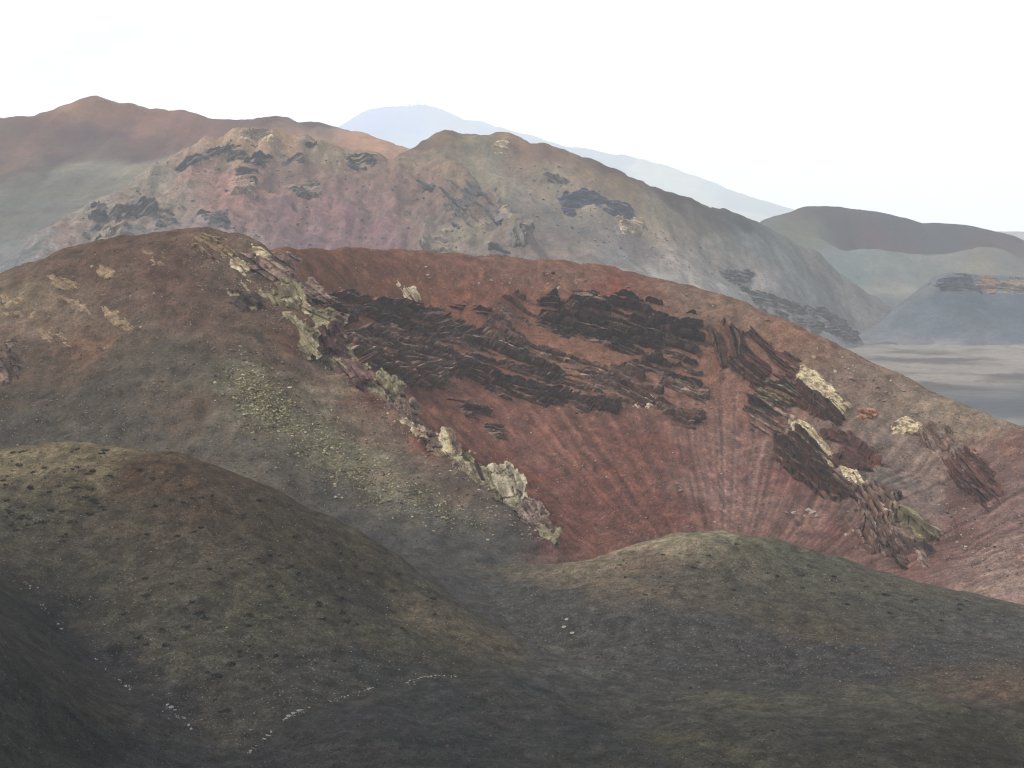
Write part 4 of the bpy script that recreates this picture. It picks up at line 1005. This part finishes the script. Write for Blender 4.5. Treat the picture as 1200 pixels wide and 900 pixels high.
for px, py, s_, lab in [(655, 338, 1.3, 'pale round boulder above the row of blocky cliffs'), (648, 320, 1.5, 'dark boulder on the plain red slope under the skyline'), (979, 436, 1.7, 'single ochre boulder on the outer flank above the slab'), (998, 444, 1.2, 'grey boulder right of the ochre boulder on the outer flank')]:
    boulder(cr, px, py, s_, BDARK if 'dark' in lab else BTAN if 'grey' in lab else BPALE, lab, None)
scatter(cr, 30, [(20, 330), (160, 300), (260, 330), (300, 420), (200, 420), (60, 400)], 0.4, 0.9, BPALE + BTAN, 'small boulder on the brown slope of the summit hill', 'boulders on the summit hill')


def stones(name, lay, n, poly, s0, s1, cols, label, mat, dist, jit=5.0):
    """a spread of loose stones nobody could count"""
    q = in_poly(n, poly) + jit * rs.normal(size=(n, 2))
    p = lay.hit(q[:, 0], q[:, 1])
    p = p[~np.isnan(p[:, 0])]
    m = len(p)
    s_ = s0 * (s1 / s0) ** (rs.uniform(size=m) ** 2.2)
    sc = s_[:, None] * rs.uniform(0.6, 1.3, (m, 3)) * np.array([1, 1, 0.7])
    a = rs.uniform(0, 6.28, m)
    SV, SF = (ICO_V, ICO_F) if s1 > 0.55 else (OCT_V, OCT_F)
    nv = len(SV)
    v = SV[None] * (1 + 0.28 * rs.normal(size=(m, nv, 1))) * sc[:, None]
    x = v[..., 0] * np.cos(a)[:, None] - v[..., 1] * np.sin(a)[:, None]
    y = v[..., 0] * np.sin(a)[:, None] + v[..., 1] * np.cos(a)[:, None]
    z = v[..., 2] + 0.15 * s_[:, None]
    V_ = np.stack([x, y, z], -1) + p[:, None]
    F_ = (SF[None] + (np.arange(m) * nv)[:, None, None]).reshape(-1, 3)
    me = mesh_from(name, V_.reshape(-1, 3), F_, mat, smooth=False)
    ca = np.array([albedo(c_, dist) for c_ in cols])
    set_col(me, np.repeat(ca[rs.integers(len(ca), size=m)] * rs.uniform(0.7, 1.25, (m, 1)), nv, 0))
    tag(add(name, me), label, None, None, 'stuff')


M_STONE = rock_mat('loose_stone', 4.0, 0.05, 0.25)
YEL = [(156, 150, 118), (128, 122, 98), (180, 172, 140), (104, 98, 86), (142, 134, 108)]
SCREE = [(262, 420), (300, 428), (345, 466), (392, 500), (440, 543), (500, 578), (560, 603), (582, 616), (520, 612), (440, 588), (380, 552), (330, 512), (290, 482), (268, 450)]
stones('scree', cr, 3000, SCREE, 0.14, 0.6, YEL, 'yellow green scree running down below the rocky rim', M_STONE, 460, 11)
stones('scree', cr, 1300, [(280, 440), (330, 450), (345, 500), (300, 500), (278, 475)], 0.16, 0.65, YEL, 'dense yellow scree patch high on the slope below the rim', M_STONE, 470, 9)
stones('gravel', cr, 8000, [(-40, 350), (120, 288), (250, 275), (320, 330), (420, 470), (560, 600), (400, 600), (250, 545), (-40, 520)], 0.15, 0.5, [(127, 116, 112), (106, 100, 100), (149, 138, 128), (95, 92, 95), (140, 128, 119)], 'stony litter over the summit hill', M_STONE, 490)
stones('gravel', cr, 5200, [(780, 335), (940, 390), (1100, 470), (1260, 530), (1260, 700), (1120, 680), (1060, 560), (960, 450), (860, 380)], 0.20, 0.54, [(149, 135, 130), (127, 114, 113), (165, 151, 142), (110, 101, 103)], 'stony litter over the right flank of the crater', M_STONE, 620)
stones('gravel', cr, 8000, [(400, 298), (600, 306), (780, 335), (900, 400), (960, 560), (1000, 640), (700, 640), (480, 480), (400, 380)], 0.18, 0.5, [(138, 112, 110), (120, 98, 98), (152, 126, 121), (108, 94, 97), (157, 140, 135)], 'red stony litter over the crater wall', M_STONE, 640)
stones('rubble', cr, 5200, [(380, 340), (420, 345), (520, 360), (600, 345), (760, 345), (815, 370), (910, 400), (935, 450), (1020, 530), (1060, 600), (1030, 640), (960, 570), (890, 490), (815, 495), (640, 480), (520, 455), (400, 410)],
       0.25, 0.54, [(92, 86, 92), (112, 100, 102), (136, 116, 112), (100, 90, 94), (160, 140, 130)], 'dark rubble fallen among the ledges of the crater wall', M_STONE, 640)
stones('rubble', cr, 2200, [(215, 275), (300, 284), (345, 320), (400, 370), (420, 420), (500, 500), (600, 575), (645, 635), (610, 625), (520, 550), (440, 490), (370, 420), (310, 365), (260, 330)],
       0.2, 0.54, [(150, 142, 126), (176, 166, 144), (104, 96, 96), (128, 116, 108)], 'pale rubble along the rocky rim', M_STONE, 490, 7)
stones('gravel', fg, 13000, [(-30, 540), (160, 530), (330, 585), (520, 700), (640, 768), (500, 790), (340, 835), (280, 880), (200, 835), (60, 715), (-30, 640)], 0.07, 0.22, [(94, 91, 88), (72, 72, 75), (113, 109, 105), (62, 62, 66), (130, 127, 126)], 'fine stony litter over the olive hump', M_STONE, 290)
stones('gravel', fg, 10000, [(560, 700), (690, 660), (850, 630), (1000, 665), (1240, 725), (1240, 800), (1000, 800), (760, 800), (640, 770)], 0.09, 0.3, [(98, 95, 94), (76, 76, 80), (114, 111, 110), (67, 67, 72), (125, 121, 117)], 'fine stony litter over the right dark hump', M_STONE, 350)
stones('gravel', fg, 10000, [(-30, 720), (60, 740), (200, 850), (320, 870), (500, 800), (760, 800), (1240, 800), (1240, 930), (-30, 930)], 0.05, 0.16, [(79, 80, 84), (65, 66, 72), (96, 96, 98), (57, 58, 64), (111, 109, 109)], 'fine stony litter over the near dark slopes', M_STONE, 240)


stones('rubble', mr, 1000, [(90, 250), (200, 195), (290, 165), (400, 180), (520, 195), (600, 255), (600, 300), (100, 300)], 0.5, 2.0, [(116, 124, 138), (138, 138, 144), (160, 150, 142), (128, 126, 132)], 'broken rock strewn over the hazy ridge', M_ROCKFAR, 1550, 4)
stones('rubble', om, 700, [(560, 170), (700, 205), (760, 260), (880, 330), (1000, 395), (900, 365), (800, 320), (650, 270)], 0.6, 2.2, [(120, 128, 140), (146, 146, 148), (170, 164, 154)], 'broken rock strewn over the olive mountain', M_ROCKFAR, 1850, 5)


for a_, b_ in [((30, 683), (75, 742)), ((110, 770), (155, 810)), ((190, 824), (226, 856)), ((290, 884), (320, 856)), ((333, 844), (366, 827)), ((386, 823), (440, 805)), ((474, 801), (500, 793)), ((500, 793), (536, 792))]:
    (ax_, ay_), (bx_, by_) = a_, b_
    stones('pebbles', fg, 60, [(ax_ - 1, ay_ - 1), (bx_ - 1, by_ - 1), (bx_ + 1, by_ + 1.2), (ax_ + 1, ay_ + 1.2)], 0.05, 0.24, [(132, 132, 130), (110, 110, 110), (150, 148, 142)], 'thin line of pale pebbles washed into the gully', M_STONE, 250, 1.2)


# ------------------------------------------------------------------ shrubs
def shrub_mesh(name, rgbs, seed, n=70):
    """a low cushion: twigs from the root and small leaves at their ends"""
    r = np.random.default_rng(seed)
    V_, F_, C_ = [], [], []
    cs = [albedo(c_, 320) for c_ in rgbs]
    for i in range(n):
        el, az = math.asin(r.uniform(0.05, 1)), r.uniform(0, 6.28)
        rad = r.uniform(0.55, 1.0) * (1 + 0.25 * math.sin(3 * az + seed))
        d = np.array([math.cos(el) * math.cos(az), math.cos(el) * math.sin(az), 0.62 * math.sin(el)])
        tip = d * rad
        side = np.cross(d, (0, 0, 1.0)) + r.normal(size=3) * 0.2
        side /= np.linalg.norm(side) + 1e-6
        k = len(V_)
        w = 0.012
        V_ += [(0.15 * d - side * w), (0.15 * d + side * w), tip]
        F_ += [(k, k + 1, k + 2)]
        C_ += [cs[0]] * 3
        for _ in range(2):
            ax = r.normal(size=3)
            ax /= np.linalg.norm(ax)
            bx = np.cross(ax, r.normal(size=3))
            bx /= np.linalg.norm(bx)
            k = len(V_)
            c0 = tip * r.uniform(0.8, 1.05)
            l_, w_ = r.uniform(0.14, 0.24), r.uniform(0.07, 0.13)
            V_ += [c0 - ax * l_, c0 + bx * w_, c0 + ax * l_]
            F_ += [(k, k + 1, k + 2)]
            C_ += [cs[r.integers(len(cs))] * r.uniform(0.8, 1.2)] * 3
    me = mesh_from(name, np.array(V_), np.array(F_), M_SHRUB, smooth=False)
    set_col(me, np.array(C_))
    return me


M_SHRUB = ground_mat('dry_shrub', 6.0, 0.02, 0.2)
SH_DARK = [shrub_mesh('dark_shrub', [(48, 45, 42), (58, 53, 47), (45, 43, 40)], 200 + i) for i in range(4)]
SH_OLIVE = [shrub_mesh('olive_shrub', [(112, 104, 90), (122, 114, 98), (100, 94, 84)], 210 + i) for i in range(4)]


def shrubs(lay, n, poly, s0, s1, kind, label, group):
    q = in_poly(n, poly)
    p = lay.hit(q[:, 0], q[:, 1])
    for c in p:
        if np.isnan(c[0]): continue
        s_ = rs.uniform(s0, s1)
        o = add('shrub', kind[rs.integers(len(kind))])
        o.location = c - np.array([0, 0, 0.04])
        o.scale = (s_ * rs.uniform(0.8, 1.3), s_ * rs.uniform(0.8, 1.3), s_ * rs.uniform(0.6, 0.95))
        o.rotation_euler = (0, 0, rs.uniform(0, 6.28))
        tag(o, label, 'shrub', group)


shrubs(fg, 70, [(0, 530), (75, 522), (140, 530), (130, 610), (60, 640), (0, 620)], 0.45, 1.15, SH_DARK, 'small dark shrub on the ochre top of the left hump', 'shrubs on the ochre hump top')
shrubs(fg, 110, [(150, 535), (250, 553), (400, 615), (560, 725), (420, 770), (320, 800), (260, 850), (170, 760), (100, 690), (130, 600)], 0.4, 1.1, SH_DARK, 'small dark shrub on the wide front of the left hump', 'shrubs on the hump front')
shrubs(fg, 44, [(690, 660), (850, 630), (1000, 668), (1190, 718), (1150, 750), (900, 730), (760, 700)], 0.4, 1.1, SH_DARK, 'small dark shrub on the right hump below the red crater', 'shrubs on the right hump')
shrubs(fg, 16, [(820, 860), (1000, 830), (1190, 830), (1190, 890), (860, 890)], 0.3, 0.6, SH_DARK + SH_OLIVE, 'small shrub on the near slope below the grey floor', 'shrubs on the near slope')
shrubs(cr, 60, [(570, 500), (700, 520), (820, 540), (800, 610), (680, 610), (600, 560)], 0.5, 0.95, SH_OLIVE, 'small dry olive tuft on the red scree', 'tufts on the red scree')


# ------------------------------------------------------------------ far masts
def mast(px, hgt, label, group=None):
    p = fm.hit([px], [127.5])[0]
    if np.isnan(p[0]): return
    top = fm.z(p[0], p[1])
    yy = np.linspace(p[1], p[1] + 1500, 200)
    el = (fm.z(np.full(200, p[0]), yy) - CAM_Z) / yy
    k = el.argmax()
    base = np.array([p[0], yy[k], fm.z(p[0], yy[k]) - 2])
    root = bpy.data.objects.new('radio_mast', None)
    COL.objects.link(root)
    root.location = base
    tag(root, label, 'mast', group)
    m = bpy.data.materials.get('mast_steel')
    if not m:
        m = bpy.data.materials.new('mast_steel')
        m.use_nodes = True
        m.node_tree.nodes['Principled BSDF'].inputs['Base Color'].default_value = (0.18, 0.18, 0.2, 1)

    def box(nm, x, y, z, sx, sy, sz, tp=1.0):
        v = [(x + i * sx * (tp if k else 1), y + j * sy * (tp if k else 1), z + k * sz) for k in (0, 1) for j in (-1, 1) for i in (-1, 1)]
        add(nm, mesh_from(nm, v, [(0, 2, 3, 1), (4, 5, 7, 6), (0, 1, 5, 4), (2, 6, 7, 3), (0, 4, 6, 2), (1, 3, 7, 5)], m, False), root)
    box('tower', 0, 0, 0, 6.5, 6.5, hgt, 0.4)
    box('antenna', 0, 0, hgt, 1.8, 1.8, hgt * 0.35, 0.6)
    box('dish', 3.4, -3.4, hgt * 0.7, 2.5, 1.0, 5.0)
    box('equipment_hut', 14, 0, 0, 7, 5, 7)


mast(489, 52, 'tallest radio mast on the flat top of the far pale mountain')
mast(479, 26, 'short radio mast beside the tallest mast on the far pale mountain', 'short radio masts')
mast(497, 28, 'short radio mast beside the tallest mast on the far pale mountain', 'short radio masts')


# ------------------------------------------------------------------ haze
hz = bpy.data.materials.new('haze')
hz.use_nodes = True
t = hz.node_tree
t.nodes.clear()
o_ = t.nodes.new('ShaderNodeOutputMaterial')
pvn = t.nodes.new('ShaderNodeVolumePrincipled')
pvn.inputs['Color'].default_value = (0.85, 0.92, 1.0, 1)
pvn.inputs['Density'].default_value = HAZE_K
pvn.inputs['Anisotropy'].default_value = 0.0
t.links.new(pvn.outputs['Volume'], o_.inputs['Volume'])
x0, x1, y0, y1, z0, z1 = -15000, 15000, -6500, 18500, -1600, 1800
hv = [(x, y, z) for z in (z0, z1) for y in (y0, y1) for x in (x0, x1)]
hf = [(0, 2, 3, 1), (4, 5, 7, 6), (0, 1, 5, 4), (2, 6, 7, 3), (0, 4, 6, 2), (1, 3, 7, 5)]
tag(add('haze', mesh_from('haze', hv, hf, hz, False)), None, None, None, 'stuff')
